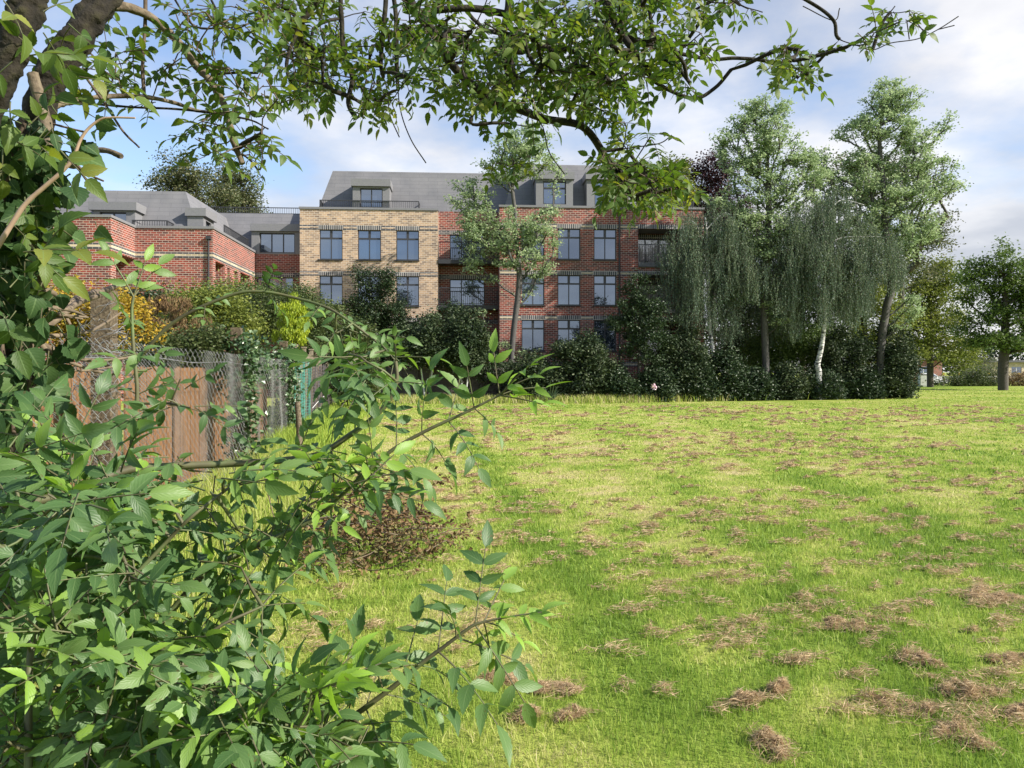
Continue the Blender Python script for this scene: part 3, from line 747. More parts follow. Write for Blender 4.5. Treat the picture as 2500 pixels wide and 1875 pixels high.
dp = MB(); u = fx(1511.5, LK)
FK.box(dp, u-.13, u+.13, fz(520, 1511, LK)-.05, fz(515, 1511, LK)+.12, -.20, -.004); dp.tube([(u, LK-.10, .2), (u, LK-.10, fz(520, 1511, LK))], .055, 8); dp.build('downpipe', M['metal'], bld)
# --- mansard roofs
def hip(x0, x1, y0, y1, z0, z1, il, ir, fi, label):
    mb = MB(); A = [(x0,y0,z0),(x1,y0,z0),(x1,y1,z0),(x0,y1,z0)]; B = [(x0+il,y0+fi,z1),(x1-ir,y0+fi,z1),(x1-ir,y1-fi,z1),(x0+il,y1-fi,z1)]
    for k in range(4): mb.quad(A[k], A[(k+1) % 4], B[(k+1) % 4], B[k])
    mb.quad(*B, 1); mb.quad(*A[::-1], 1)
    o = mb.build('roof', [M['slate'], M['flat']], bld, True); o['label'] = label; return o
LM = 1.02
zr0 = zcop-.5; zr1 = fz(419.5, 950, LM+1.4)
hip(fx(766, LM), fx(1420, LM), LM, 9.5, zr0, zr1, .95, .9, 1.4, 'grey slate mansard roof over the tan block')
LM2 = LK+1.0; zq0 = zk-.5; zq1 = fz(403, 1400, LM2+1.4)
hip(fx(1222, LM2), fx(1598, LM2), LM2, 9.2, zq0, zq1, 1.2, 1.0, 1.4, 'grey slate mansard roof over the red block')
for a, b in (((.3, .36, zcop-.2), (xt1-.3, 9.9, zcop-.12)), ((xk0+.3, LK+.36, zk-.2), (xk1-.3, 9.8, zk-.1))): fl = MB(); fl.box(a, b); fl.build('terrace_roof', M['flat'], bld)
def dormer(face, f0, f1, b0, b1, w0, w1, zf0, zf1, zw0, zw1, z0, style, n, depth=2.2, tilt=0.):
    mb = MB()
    face.box(mb, f0, f1, zf0, zf1, n-.16, n+depth)                                   # fascia and flat roof
    e = .003
    face.box(mb, b0, w0, z0, zf0-e, n, n+depth-.1); face.box(mb, w1, b1, z0, zf0-e, n, n+depth-.1)
    face.box(mb, w0+e, w1-e, zw1, zf0-e, n+.002, n+.3)
    if zw0 > z0+.02: face.box(mb, w0+e, w1-e, z0, zw0, n+.002, n+.3)
    face.box(mb, w0+e, w1-e, max(zw0, z0)+e, zw1-e, n+.35, n+.4)
    o = mb.build('dormer', M['clad'], bld)
    window(face, w0+.004, w1-.004, zw0+.004, zw1-.004, style, parent=o, sill=False, n=n+.12)
    return o
q = .55; FD = Face('y', 0.)
def Z(py, px, ly): return fz(py, px, ly)
dormer(FD, fx(857.5, q), fx(954, q), fx(861, q), fx(951, q), fx(879, q), fx(934, q), Z(455.5, 900, q), Z(438, 900, q), Z(506, 900, q), Z(459.5, 900, q), zcop-.1, 'doors2', q)
q = LK+.62
dormer(FD, fx(1305, q), fx(1402, q), fx(1308.5, q), fx(1399, q), fx(1326, q), fx(1382, q), Z(438.5, 1390, q), Z(421, 1390, q), Z(499, 1390, q), Z(443, 1390, q), zk-.1, 'cross', q)
dormer(FD, fx(1429, q), fx(1526, q), fx(1432.5, q), fx(1525, q), fx(1451.6, q), fx(1507, q), Z(439, 1470, q), Z(421.5, 1470, q), Z(500, 1470, q), Z(443.5, 1470, q), zk-.1, 'cross', q)
railing(FK, fx(1606, LK+.4), fx(1694, LK+.4), zk+.05, Z(492, 1650, LK+.4), n=.4, ret=1.2)
# --- left wing, one storey lower, standing forward
aP = np.array([(520-1250)/F*40, 40.]); lyR = float((aP-O)@UY); xR = float((aP-O)@UX)
aP = np.array([(270-1250)/F*37, 37.]); lyL = float((aP-O)@UY); xL = float((aP-O)@UX)
LKk = 1.5
FWf = Face('y', lyR); FWl = Face('y', lyL); FWs = Face('x', xR); FWt = Face('x', xL)
zw = fz(552, 430, lyR)-.13; zb = fz(593, 400, lyR+.0)-.02
zb = zB2; xfar = xL-9.
vs = lambda px: fy(px, xR)
zo = zb-.25
opS = [(vs(526), vs(549), zo-2.35, zo), (vs(555), vs(561.5), zo-2.3, zo-.05), (vs(572.5), vs(581.5), zo-2.3, zo-.05), (vs(587), min(vs(611), LKk-.05), zo-2.35, zo)]
vt = lambda px: fy(px, xL)
opT = [(vt(283.5), lyR-.02, zo-2.75, zo)]
opS2 = [(a, b, z0-PIT, z1-PIT) for a, b, z0, z1 in opS]; opT2 = [(a, b, z0-PIT, z1-PIT) for a, b, z0, z1 in opT]
wing = [lambda mb: FWf.wall(mb, xL, xR, 0, zw), lambda mb: FWl.wall(mb, xfar, xL, 0, zw),
        lambda mb: FWs.wall(mb, lyR, LKk, 0, zw, opS+opS2, rev=1.1), lambda mb: FWt.wall(mb, lyL, lyR, 0, zw, opT+opT2, rev=1.6),
        lambda mb: mb.quad((xR,LKk,0),(xR,9,0),(xR,9,zw),(xR,LKk,zw)), lambda mb: mb.quad((xfar,9,0),(xfar,lyL,0),(xfar,lyL,zw),(xfar,9,zw))]
block('wall', xfar, xR, lyR, 9, zw, wing, 'red', 'red brick wall of the lower left wing')
bk = MB()
for a, b, z0, z1 in opS+opS2: FWs.box(bk, a, b, z0, z1, 1.1, 1.2)
for a, b, z0, z1 in opT+opT2: FWt.box(bk, a, b, z0, z1, 1.6, 1.7)
bk.build('recess_wall', M['red'], bld, True)
for k in (1, 2):
    a, b, z0, z1 = opS[k]; window(FWs, a+.003, b-.003, z0+.003, z1-.003, 'cross', sill=False, n=.2)
for k in (0, 3):
    a, b, z0, z1 = opS[k]; railing(FWs, a+.02, b-.02, z0+.12, z0+1.15, n=.02)
a, b, z0, z1 = opT[0]
railing(FWt, a+.02, b-.02, z0+.12, z0+1.2, n=-.06, lug=True, step=.09)
s = MB(); FWt.box(s, a+.02, b-.02, z0-.3, z0-.012, -.1, 1.5); s.build('balcony_slab', M['slab'], bld)
band(FWf, [(xL+.02, xR)], zb); band(FWl, [(xfar, xL)], zb); band(FWs, [(lyR+.02, LKk)], zb); band(FWt, [(lyL+.02, lyR-.02)], zb)
band(FWf, [(xL+.02, xR)], zb-PIT); band(FWl, [(xfar, xL)], zb-PIT)
coping(FWf, xL+.06, xR, zw, e1=.06); coping(FWl, xfar, xL, zw, e1=.06)
for f_, a, b in ((FWs, lyR+.35, LKk), (FWt, lyL+.35, lyR-.065)): coping(f_, a, b, zw)
dp = MB(); u = xR-.2
FWf.box(dp, u-.12, u+.12, fz(585, 522, lyR), fz(577, 522, lyR), -.2, -.004); dp.tube([(u, lyR-.09, .2), (u, lyR-.09, fz(584, 522, lyR))], .05, 8); dp.build('downpipe', M['metal'], bld)
zt1 = fz(465, 300, lyR+2.3)
hip(xfar+.4, xR-1.0, lyR+1.1, 8.6, zw-.4, zt1, 1., 1.25, 1.25, 'grey slate mansard roof over the left wing')
for a, b in (((xfar+.3, lyR+.36, zw-.2), (xR-.36, 8.9, zw-.1)), ((xfar+.3, lyL+.36, zw-.2), (xL-.36, lyR+.355, zw-.1))): fl = MB(); fl.box(a, b); fl.build('terrace_roof', M['flat'], bld)
q = lyR+.75
dormer(FD, fx(219, q), fx(336, q), fx(228, q), fx(330, q), fx(243, q), fx(308, q), Z(514, 280, q), Z(494, 280, q), Z(556, 280, q), Z(518, 280, q), zw-.1, 'doors2', q)
FX = Face('x', xR)
ya = fy(495, xR-.95)
def zx(py, px, Xl):
    a = np.array([(px-1250)/F, 1.]); return EYE+(HY-py)/F*((Xl+O@UX)/(a@UX))
zf_ = [zx(v, 495, xR-.95) for v in (527, 507.5, 534)]
dormer(FX, ya, ya+1.9, ya+.1, ya+1.8, ya+.5, ya+1.4, zf_[0], zf_[1], zw+.1, zf_[2], zw-.1, 'doors2', .95, .95)
railing(FWf, fx(322, lyR+.45), fx(408, lyR+.45), zw+.05, Z(537, 360, lyR+.45), n=.45, ret=1.0)
railing(FWs, lyR+3.2, LKk-.1, zw+.05, zw+.85, n=.4)
# --- link between the wing and the tan block
FL = Face('y', LKk); zl = fz(620, 670, LKk)
la, lb = fx(627, LKk), fx(716, LKk); lz0, lz1 = fz(735, 670, LKk), fz(677, 670, LKk)
block('wall', xR, 0, LKk, 9, zl, [lambda mb: FL.wall(mb, xR, -.003, 0, zl, [(la, lb, lz0, lz1)])], 'red', 'shaded red brick wall of the link', False)
window(FL, la, lb, lz0, lz1, 'doors3', sill=False); lintel(FL, la-.05, lb+.05, lz1)
band(FL, spans(xR, -.003, [(la-.05, lb+.05)]), lz1+.135, 'dark')
mb = MB(); zlt = fz(521, 620, LKk+1.6)
xa = xR-3.4
mb.quad((xa,LKk+.25,zl+.006),(-.004,LKk+.25,zl+.006),(-.004,LKk+1.6,zlt),(xa,LKk+1.6,zlt)); mb.quad((xa,LKk+1.6,zlt),(-.004,LKk+1.6,zlt),(-.004,8.9,zlt),(xa,8.9,zlt), 1)
mb.quad((xa,8.9,zl),(xa,LKk+.25,zl+.006),(xa,LKk+1.6,zlt),(xa,8.9,zlt))
o = mb.build('roof', [M['slate'], M['flat']], bld, True); o['label'] = 'grey slate roof slope of the link'
q = LKk-.02
dormer(FD, fx(612, q), -.006, fx(614, q), -.01, fx(633.5, q), fx(719.5, q), Z(565, 670, q), Z(547.5, 670, q), Z(617, 670, q), Z(569, 670, q), zl+.003, 'doors3', q, 1.3)
railing(Face('y', LKk+1.8), fx(507, LKk+1.8), -.05, zlt+.03, Z(505.5, 620, LKk+1.8), n=0, ret=2.0)
#@@TREES
# ------------------------------------------------------------------ trees
GT = 'tall slender trees with pale green leaves'
TB = [M['bark_grey'], M['leaf_tall']]
tree('slender_tree', 'slender pale green tree standing in front of the red and tan brick facade', 'tree', 42.5,
     [(1246,925),(1253,817),(1266,708),(1267,651),(1259,570),(1257,516),(1251,461),(1256,421),(1270,370)],
     [(1270,375,80,62),(1305,340,40,40),(1225,420,50,45),(1145,480,45,45),(1165,535,45,35),(1215,565,85,55),(1300,560,60,45),(1355,535,38,35),(1290,640,62,36),(1190,618,60,40),
      (1348,608,26,20),(1150,650,26,18),(1330,660,26,16),(1140,580,30,24),(1215,690,26,14),(1183,765,24,14),(1300,715,24,12),(1295,790,26,20),(1280,858,26,14),(1215,838,24,16),(1360,440,30,30)], TB, 330, 46, .40, .5, .17, .10, .17, rt=.022, seed=11, up=.8, group=GT, along=2500)
tree('slender_tree', 'tall pale green tree between the drooping birches, its bare trunk left of the purple one', 'tree', 43.5,
     [(1872,935),(1868,840),(1866,747),(1868,660),(1877,584),(1875,475),(1874,385),(1880,320)],
     [(1890,262,42,34),(1840,258,30,28),(1815,300,40,32),(1762,345,34,24),(1870,330,70,46),(1825,395,62,46),(1925,400,45,45),(1965,385,28,34),(1870,455,80,46),(1790,495,50,36),(1945,490,52,40),(1985,430,34,36),
      (1895,545,62,40),(1820,555,66,40),(1935,590,34,26),(1850,610,56,34),(1780,585,40,26),(1925,635,34,16),(1900,775,38,18),(1880,745,24,12),(1930,660,20,10)], TB, 430, 54, .40, .5, .17, .10, .20, rt=.024, seed=12, up=.8, group=GT, along=2500)
tree('slender_tree', 'tallest tree, pale green crown rising above the right end of the hedge', 'tree', 45,
     [(2148,910),(2152,840),(2158,790),(2168,735),(2175,711),(2174,660),(2161,548),(2156,439),(2150,381),(2147,313),(2165,250)],
     [(2182,213,36,26),(2145,255,55,42),(2205,258,45,42),(2115,300,46,34),(2075,326,34,20),(2160,325,85,44),(2245,335,44,38),(2295,310,34,20),(2318,285,18,14),(2225,395,58,40),(2140,395,66,34),(2090,400,40,30),(2110,445,60,36),
      (2190,475,76,44),(2260,475,56,40),(2312,402,28,14),(2312,450,34,22),(2270,555,36,36),(2055,478,56,40),(2005,450,36,40),(2035,530,58,36),(2130,540,62,40),(2215,565,56,44),(2222,622,36,22),(2010,395,30,28),(2170,600,50,30),
      (2210,760,40,24),(2188,800,30,16),(2225,735,24,14)], TB, 540, 54, .40, .5, .17, .10, .23, rt=.024, seed=13, up=.8, group=GT, along=3000)

def weeping(name, label, d, trunk, limbs_, curtains, seed, r0, nstr, mat, leafL=.085):
    rng = np.random.default_rng(seed)
    tr = smooth([P(*q, d) for q in trunk], 5); tr[0,2] = -.05
    root = thing(name, label, 'birch tree', (tr[0,0], tr[0,1], 0), 0, 'weeping birches behind the hedge')
    mb = MB(); mb.tube(tr, np.linspace(r0, r0*.3, len(tr)), 9)
    for L in limbs_: mb.tube(smooth([P(*q[:2], d+(q[2] if len(q) > 2 else 0)) for q in L], 5), np.linspace(r0*.32, r0*.08, (len(L)-1)*5+1 if len(L) > 2 else 7), 6)
    put(mb.build('trunk', M['birch']), root)
    lb = MB(); sb = MB(); C = []; AX = []; RN = []
    wts = np.array([(c[1]-c[0])*(c[3]-c[2]) for c in curtains], float); wts /= wts.sum()
    for g in range(nstr//9):
        a = curtains[rng.choice(len(curtains), p=wts)]
        u0 = rng.uniform(-1, 1); pxc = (a[0]+a[1])/2+u0*(a[1]-a[0])/2; ddc = d+rng.uniform(-1, 1)*a[4]*math.sqrt(max(.05, 1-u0*u0))
        topc = a[2]+(a[3]-a[2])*(.22*u0*u0+rng.uniform(0, .66)); lnc = rng.uniform(45, 150); tn = rng.uniform(-.3, .45)
        for q in range(9):
            px = pxc+rng.normal(0, 9); dd = ddc+rng.normal(0, .22); top = topc+rng.normal(0, 10)
            bot = min(a[3]-(a[3]-a[2])*.2*u0*u0+rng.normal(0, 6), top+lnc*rng.uniform(.6, 1.1))
            if bot-top < 14: continue
            p0 = P(px, top, dd); p1 = P(px+rng.normal(0, 4), bot, dd); k = max(4, int((p0[2]-p1[2])/.055))
            t = np.linspace(0, 1, k); sway = np.stack([np.sin(t*3+g)*.07, np.cos(t*2.3+g)*.07, 0*t], 1)
            pts = p0+(p1-p0)*t[:,None]+sway+np.stack([(1-t)**3*rng.normal(0, .3), (1-t)**3*rng.normal(0, .3), 0*t], 1)
            C.append(pts+rng.normal(0, .025, pts.shape)); RN.append(np.clip(rng.uniform(.05, .8, k)+tn, 0, 1))
            sb.tube(pts[::max(1, k//6)], .004, 3, cap=False)
    C = np.concatenate(C); leaves(lb, rng, C, leafL, leafL*.62, .25, .5, rnd=np.concatenate(RN), axis=np.tile([0, 0, -1.0], (len(C), 1)))
    put(lb.build('crown', mat), root); put(sb.build('branch', M['twig']), root)
weeping('weeping_birch', 'drooping grey green birch overlapping the right end of the red facade', 43,
        [(1743,880),(1737,830),(1733,800),(1729,700),(1727,600),(1722,530)],
        [[(1734,800),(1725,785),(1716,772)],[(1738,812),(1748,795),(1764,778)],[(1728,690),(1715,665),(1690,600)],[(1726,620),(1760,560),(1790,560)],[(1726,600),(1690,540),(1650,560)],[(1724,560),(1770,520),(1800,545)]],
        [(1640,1730,520,700,1.6),(1610,1690,580,690,1.2),(1700,1830,500,760,1.8),(1640,1780,620,810,1.8),(1760,1835,560,740,1.4),(1670,1790,490,620,1.6),(1755,1800,700,845,.8),(1780,1880,555,740,1.6),(1620,1700,600,760,1.4)], 31, .13, 2500, M['leaf_birch'])
weeping('weeping_birch', 'large weeping birch with white trunk and long drooping twigs, right of the thin bare tree', 43.5,
        [(2000,908),(1996,890),(2005,850),(2012,800),(2014,770),(2010,700),(2014,600),(2005,500)],
        [[(2012,800),(2020,780),(2046,760)],[(2008,720),(1995,700),(1976,686)],[(2012,650),(1980,560),(1930,540)],[(2012,600),(2060,580),(2150,578)],[(2012,640),(2080,625),(2150,626)],[(2008,540),(2050,490),(2110,500)]],
        [(1930,2060,480,700,2.0),(1880,1990,500,780,1.8),(2020,2140,500,740,2.0),(2040,2130,640,800,1.6),(2080,2200,560,690,1.6),(2150,2205,560,720,1.2),(1960,2080,600,800,2.0),(1890,1960,640,840,1.4),(1990,2080,450,560,1.6)], 32, .17, 2800, M['leaf_birch'])
weeping('weeping_birch', 'thin birch with dark patched white trunk, deepest in the grove', 47,
        [(1907,905),(1906,860),(1909,800),(1905,740),(1900,650),(1905,560)],
        [[(1907,760),(1925,735),(1945,700)],[(1905,740),(1880,700),(1860,660)],[(1902,660),(1930,600),(1960,590)]],
        [(1830,1930,540,790,1.6),(1900,1990,560,780,1.6),(1850,1960,600,850,1.4)], 33, .12, 1000, M['leaf_birch'])

# smaller trees before the facade
tree('small_dark_tree', 'small dark bushy tree in front of the tan brick windows', 'tree', 42, [(925,985),(922,900),(918,820),(915,740)],
     [(918,685,42,40),(880,672,22,26),(950,690,28,34),(885,740,44,40),(955,742,40,40),(915,760,60,45),(850,752,26,18),(985,760,22,18),(920,810,70,30)], [M['bark'], M['leaf_dark']], 120, 90, .38, .8, .13, .08, .09, seed=21, up=.5, along=800)
tree('small_dark_tree', 'dark young tree on a thin trunk before the red block, left of the drooping birch', 'tree', 40.8, [(1559,925),(1560,870),(1562,800),(1566,730)],
     [(1580,688,18,30),(1540,705,20,22),(1565,735,50,40),(1540,775,60,40),(1590,775,50,40),(1510,790,30,24),(1565,825,66,36),(1612,830,34,28),(1520,850,36,22),(1570,862,56,24),(1545,670,10,14)], [M['bark_grey'], M['leaf_dark']], 130, 95, .36, .8, .13, .085, .075, seed=22, up=.5, along=800)

# trees standing behind
BG = 'trees behind the building'
tree('background_tree', 'broad feathery tree above the left wing roof', 'tree', 70, [(500,905),(500,700),(500,520)],
     [(440,420,60,40),(470,450,70,50),(420,470,50,50),(395,455,30,30),(500,500,80,50),(440,520,80,40)], [M['bark'], M['leaf_far']], 110, 130, .9, .8, .26, .15, .3, seed=41, group=BG, step=.9)
tree('background_tree', 'narrower feathery tree behind the terrace railing, right of the broad one', 'tree', 74, [(590,905),(590,700),(575,520)],
     [(575,430,40,36),(590,470,45,50),(555,480,40,50),(600,520,40,50),(560,540,60,40)], [M['bark'], M['leaf_far']], 90, 130, .9, .8, .26, .15, .3, seed=42, group=BG, step=.9)
tree('copper_beech', 'deep purple copper beech rising behind the right end of the building', 'tree', 62, [(1740,905),(1740,700),(1735,540)],
     [(1690,440,50,40),(1730,410,40,34),(1760,450,50,50),(1700,490,60,40),(1760,500,60,50),(1800,540,50,60),(1725,560,80,60),(1790,620,60,50),(1675,415,26,20)], [M['bark'], M['leaf_purple']], 170, 120, .75, .7, .24, .13, .25, seed=43, up=.9, step=.8)
tree('background_tree', 'yellow green tree behind the roof railing beside the purple beech', 'tree', 60, [(1640,905),(1640,700),(1640,530)],
     [(1630,440,46,50),(1660,470,40,40),(1620,490,56,40),(1600,450,30,40)], [M['bark'], M['leaf_olive']], 70, 120, .7, .8, .22, .13, .22, seed=44, group=BG, step=.8)
BW = 'woodland trees beyond the hedge'
for sd, px, d, lab, mt, bl in (
    (51, 1800, 54, 'dark green tree filling the gap behind the first tall bare trunk', 'leaf_dark', [(1790,640,70,60),(1830,720,80,70),(1780,780,70,60),(1850,800,70,60),(1840,640,50,60)]),
    (52, 1960, 56, 'dark green tree behind the white trunk of the large weeping birch', 'leaf_dark', [(1950,620,80,70),(1980,720,90,70),(1920,780,70,60),(2010,800,80,60),(2000,560,60,60)]),
    (53, 2110, 57, 'olive tree behind the trunk of the tallest tree', 'leaf_olive', [(2110,640,70,80),(2090,740,80,70),(2150,760,70,70),(2120,830,80,50)]),
    (54, 2200, 62, 'feathery birch with brownish drooping top behind the tallest tree', 'leaf_far', [(2090,390,50,44),(2130,440,70,60),(2200,430,80,70),(2270,420,40,50),(2285,470,34,50),(2270,580,50,60),(2310,610,26,50),(2220,560,90,70),(2250,660,60,50),(2140,540,80,60)])):
    tree('background_tree', lab, 'tree', d, [(px,905),(px,800),(px,640)], bl, [M['bark'], M[mt]], 130, 110, .85, .8, .23, .13, .25, seed=sd, group=BW, step=.9)
tree('field_tree', 'dense olive tree on a short dark trunk, just past the hedge end', 'tree', 80, [(2271,945),(2271,900),(2270,800),(2268,700)],
     [(2262,668,60,50),(2230,720,50,60),(2305,690,50,60),(2240,790,60,60),(2320,770,46,70),(2275,760,60,60),(2270,850,70,44),(2330,850,50,36),(2225,850,40,36),(2375,872,26,18),(2350,890,30,14)], [M['bark'], M['leaf_olive']], 170, 130, 1.0, .7, .28, .16, .33, seed=61, step=1)
tree('field_tree', 'round dark green tree standing alone in the field at the right edge', 'tree', 66, [(2449,953),(2449,900),(2452,850),(2455,760),(2450,650)],
     [(2432,612,30,28),(2474,600,26,34),(2482,568,9,22),(2405,650,36,34),(2455,670,70,46),(2375,690,40,44),(2362,750,38,46),(2430,745,70,50),(2490,730,60,70),(2530,700,50,70),(2400,805,56,40),(2455,830,80,30),(2365,815,30,26),(2520,810,60,50),(2400,848,40,14),(2390,620,16,10)], [M['bark'], M['leaf_mid']], 210, 110, .75, .7, .24, .15, .42, seed=62, step=.8, along=2000)

# ------------------------------------------------------------------ hedge row and shrubs (each plant its own)
HG = 'shrubs of the hedge row below the building'
def hd(px): return 39.6+max(0, px-1450)/760*6.0
for k, (px, top, wd, dd, mt, n, lab, cl) in enumerate((
    (1300,868,62,0,'leaf_hedge',9000,'low dark shrub beside the base of the slender tree in front of the red wall',.22),
    (1412,812,84,.6,'leaf_hedge',15000,'big rounded shrub with pale glints under the middle ground floor window',.22),
    (1505,900,52,.2,'leaf_dark',7000,'low dark shrub filling the gap below the downpipe',.2),
    (1600,905,48,-.2,'leaf_dark',7000,'low shrub with pink bloom at its foot, below the loggia',.2),
    (1665,800,72,.8,'leaf_hedge',14000,'tall dark laurel covering the foot of the loggia, left of the white birch trunk',.24),
    (1690,890,50,0,'leaf_dark',7000,'low dark bush at the foot of the tall loggia laurel',.2),
    (1768,862,58,.2,'leaf_dark',9000,'dark bush below the first drooping birch trunk',.22),
    (1840,908,44,-.1,'leaf_dark',6500,'low dark bush at the foot of the tall bare trunk',.2),
    (1920,898,50,0,'leaf_hedge',8000,'dark bush between the tall bare trunk and the white birch trunk',.2),
    (2005,905,46,-.1,'leaf_dark',7000,'low dark bush right below the white birch trunk',.2),
    (2062,800,70,.9,'leaf_hedge',14000,'tall glossy laurel between the white birch trunk and the tallest tree',.24),
    (2100,900,56,0,'leaf_dark',8000,'dark bush before the tallest tree trunk, second from the hedge end',.2),
    (2172,800,58,.4,'leaf_hedge',17000,'tall dense glossy bush closing the right end of the hedge',.24))):
    d = hd(px)+dd; bot = HY+EYE*F/d; mid = (top+bot)/2; hh = (bot-top)/2
    bl = [(px,mid,wd*.9,hh*.95),(px-wd*.35,mid+hh*.4,wd*.65,hh*.6),(px+wd*.35,mid+hh*.35,wd*.65,hh*.65),(px+wd*.1,top+hh*.45,wd*.55,hh*.45)]
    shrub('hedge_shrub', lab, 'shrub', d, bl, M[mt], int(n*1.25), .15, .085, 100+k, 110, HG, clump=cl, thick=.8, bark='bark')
for k, (px, d, bl, mt, lab) in enumerate((
    (1890,47.5,[(1885,850,50,40),(1910,880,40,30),(1865,880,40,30)],'leaf_mid','feathery green shrub behind the thin patched birch trunk'),
    (1985,47,[(1985,840,46,36),(1960,870,50,36),(2030,860,36,40)],'leaf_mid','bright feathery shrub behind the white trunk of the large weeping birch'),
    (1815,50,[(1815,800,50,90),(1830,870,60,50),(1795,860,50,50)],'leaf_dark','black green conifer in the shade left of the tall bare trunk'))):
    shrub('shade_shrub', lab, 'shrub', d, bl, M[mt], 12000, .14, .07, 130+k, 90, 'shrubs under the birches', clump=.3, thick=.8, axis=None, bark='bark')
# standard laurels on clear stems, and evergreen masses beyond the fence corner
for k, (px, top, bot, wd, d, sx, lab) in enumerate((
    (1040,778,892,58,39.6,(1032,1052),'round laurel on bare stems before the dark panel fence, left one'),
    (1135,757,908,52,39.9,(1126,1141),'round laurel on two pale bare stems, next to the slender tree'))):
    r_ = shrub('standard_laurel', lab, 'shrub', d, [(px,(top+bot)/2,wd*.95,(bot-top)/2),(px-wd*.3,bot-40,wd*.6,36),(px+wd*.35,bot-50,wd*.6,40)], M['leaf_hedge'], 15000, .15, .085, 140+k, 100, 'laurels on bare stems', stem=False, clump=.2)
    for q, a in enumerate(sx):
        mb = MB(); p0 = P(a+6*(1-2*q), 975, d); p0[2] = -.03; mb.tube(smooth([p0, P(a, 930, d), P(a-8+16*q, bot-20, d)], 6), .045, 6); put(mb.build('stem', M['pale']), r_)
for k, (px, d, bl, mt, n, lab, ax) in enumerate((
    (870,27,[(868,815,36,40),(860,880,50,60),(885,930,40,40),(845,930,30,50)],'leaf_garden',15000,'feathery upright bush closing the end of the netted fence',None),
    (950,43,[(940,800,60,44),(900,850,60,50),(960,860,60,50),(1000,820,50,50),(870,820,50,50)],'leaf_dark',22000,'black green evergreen mass left of the standard laurels',None),
    (790,30,[(770,770,60,44),(800,830,50,60),(740,800,40,50)],'leaf_garden',16000,'sprawling light green garden bush behind the netted fence',None),
    (1085,42.5,[(1085,800,60,50),(1010,880,70,30),(1085,900,70,40)],'leaf_dark',9000,'dark shrub behind the gap between the standard laurels',None),
    (1205,41.5,[(1205,915,46,40),(1235,930,40,40)],'leaf_dark',7000,'dim low shrub at the foot of the slender tree, by the panel fence end',None))):
    shrub('garden_bush', lab, 'shrub', d, bl, M[mt], n, .006*d**.8+.02, .0035*d**.8+.01, 150+k, 90, 'bushes round the fence corner', clump=.006*d, thick=.8)

# spiky plant with sword leaves
rng = np.random.default_rng(77); d = 38.6; root = thing('spiky_plant', 'spiky plant with long arching sword leaves before the hedge', 'plant', P(1345,985,d)*np.array([1,1,0]))
mb = MB()
for q in range(46):
    a = rng.uniform(0, 2*math.pi); l = rng.uniform(1.0, 1.9); e = rng.uniform(.5, 1.3); t = np.linspace(0, 1, 7)
    hz = np.cos(e)*l*t; z = np.sin(e)*l*t-.45*l*t**2.4*rng.uniform(.3, 1.2); c = np.stack([np.cos(a)*hz, np.sin(a)*hz, np.maximum(z, .02)], 1)+np.array(root.location)
    sd = np.array([-math.sin(a), math.cos(a), 0])*.035; wv = (1-t**2)[:,None]*sd+.002
    V = np.stack([c-wv, c+wv], 1).reshape(-1, 3); k = np.arange(6)[:,None]*2; mb.add(V, k+np.array([0,1,3,2]), 0, rng.uniform(0, 1), None, True)
put(mb.build('sword_leaves', M['leaf_birch']), root)
rng = np.random.default_rng(78); mb = MB(); p = P(1597,945,38.9); leaves(mb, rng, p+rng.normal(0, 1, (60, 3))*np.array([.07,.05,.06]), .1, .08, .3, 0)
tag(mb.build('pink_bloom', M['pink']), 'single pale pink bloom low in the dark hedge', 'flower')
#@@FENCES
# ------------------------------------------------------------------ boundary fences
def fp(y, off=0., z=0.): return np.array([fence_x(y)+off, y, z])
def prism(mb, c, wx, wy, z0, z1, ang=.157, mi=0):
    ca, sa = math.cos(ang), math.sin(ang)
    q = [(-wx, -wy), (wx, -wy), (wx, wy), (-wx, wy)]
    b = [np.array([c[0]+a*ca-e*sa, c[1]+a*sa+e*ca]) for a, e in q]
    V = [(*p, z0) for p in b]+[(*p, z1) for p in b]
    mb.add(V, [(0,3,2,1),(4,5,6,7),(0,1,5,4),(1,2,6,5),(2,3,7,6),(3,0,4,7)], mi)
root = thing('chain_link_fence', 'old chain link fence on square concrete posts along the left side of the field', 'fence', fp(6.2))
POSTS = (2.2, 6.2, 11.5, 16.5)
for y in POSTS:
    mb = MB(); c = fp(y); prism(mb, c, .075, .085, -.1, 2.27); put(mb.build('post', M['concrete']), root)
rng = np.random.default_rng(91)
mb = MB(); ystep = .07; yy = np.arange(2.3, 17.2, ystep)
zt = 1.86; zs = np.arange(.04, zt, .055)
seg = []
for k, y in enumerate(yy):
    sg = np.where((np.arange(len(zs))+k) % 2 == 0, 1, -1)
    wob = .03*np.sin(y*1.7+zs*2)+.02*np.sin(y*5.1)
    L = np.stack([fence_x(y)+.10+wob+sg*.006, y+sg*ystep*.52+np.sin(zs*2.1+y)*.02, zs], 1)
    w_ = .0034+.0012*(y > 9)
    a, b = L[:-1], L[1:]; n = len(a); e = np.array([0, w_, 0])/1; f = np.array([w_, 0, w_])
    V = np.stack([a-e, a+e, a+f, b-e, b+e, b+f], 1).reshape(-1, 3); i = np.arange(n)[:,None]*6
    mb.add(V, np.concatenate([i+np.array([0,1,4,3]), i+np.array([1,2,5,4]), i+np.array([2,0,3,5])]))
for z in (.1, 1.72):
    mb.tube(np.array([fp(y, .115, z+.015*math.sin(y*2)) for y in np.linspace(2.3, 17.1, 40)]), .0035, 4)
put(mb.build('wire_mesh', M['wire']), root)
mb = MB()                                                           # crumpled wire bundled round the nearest visible post
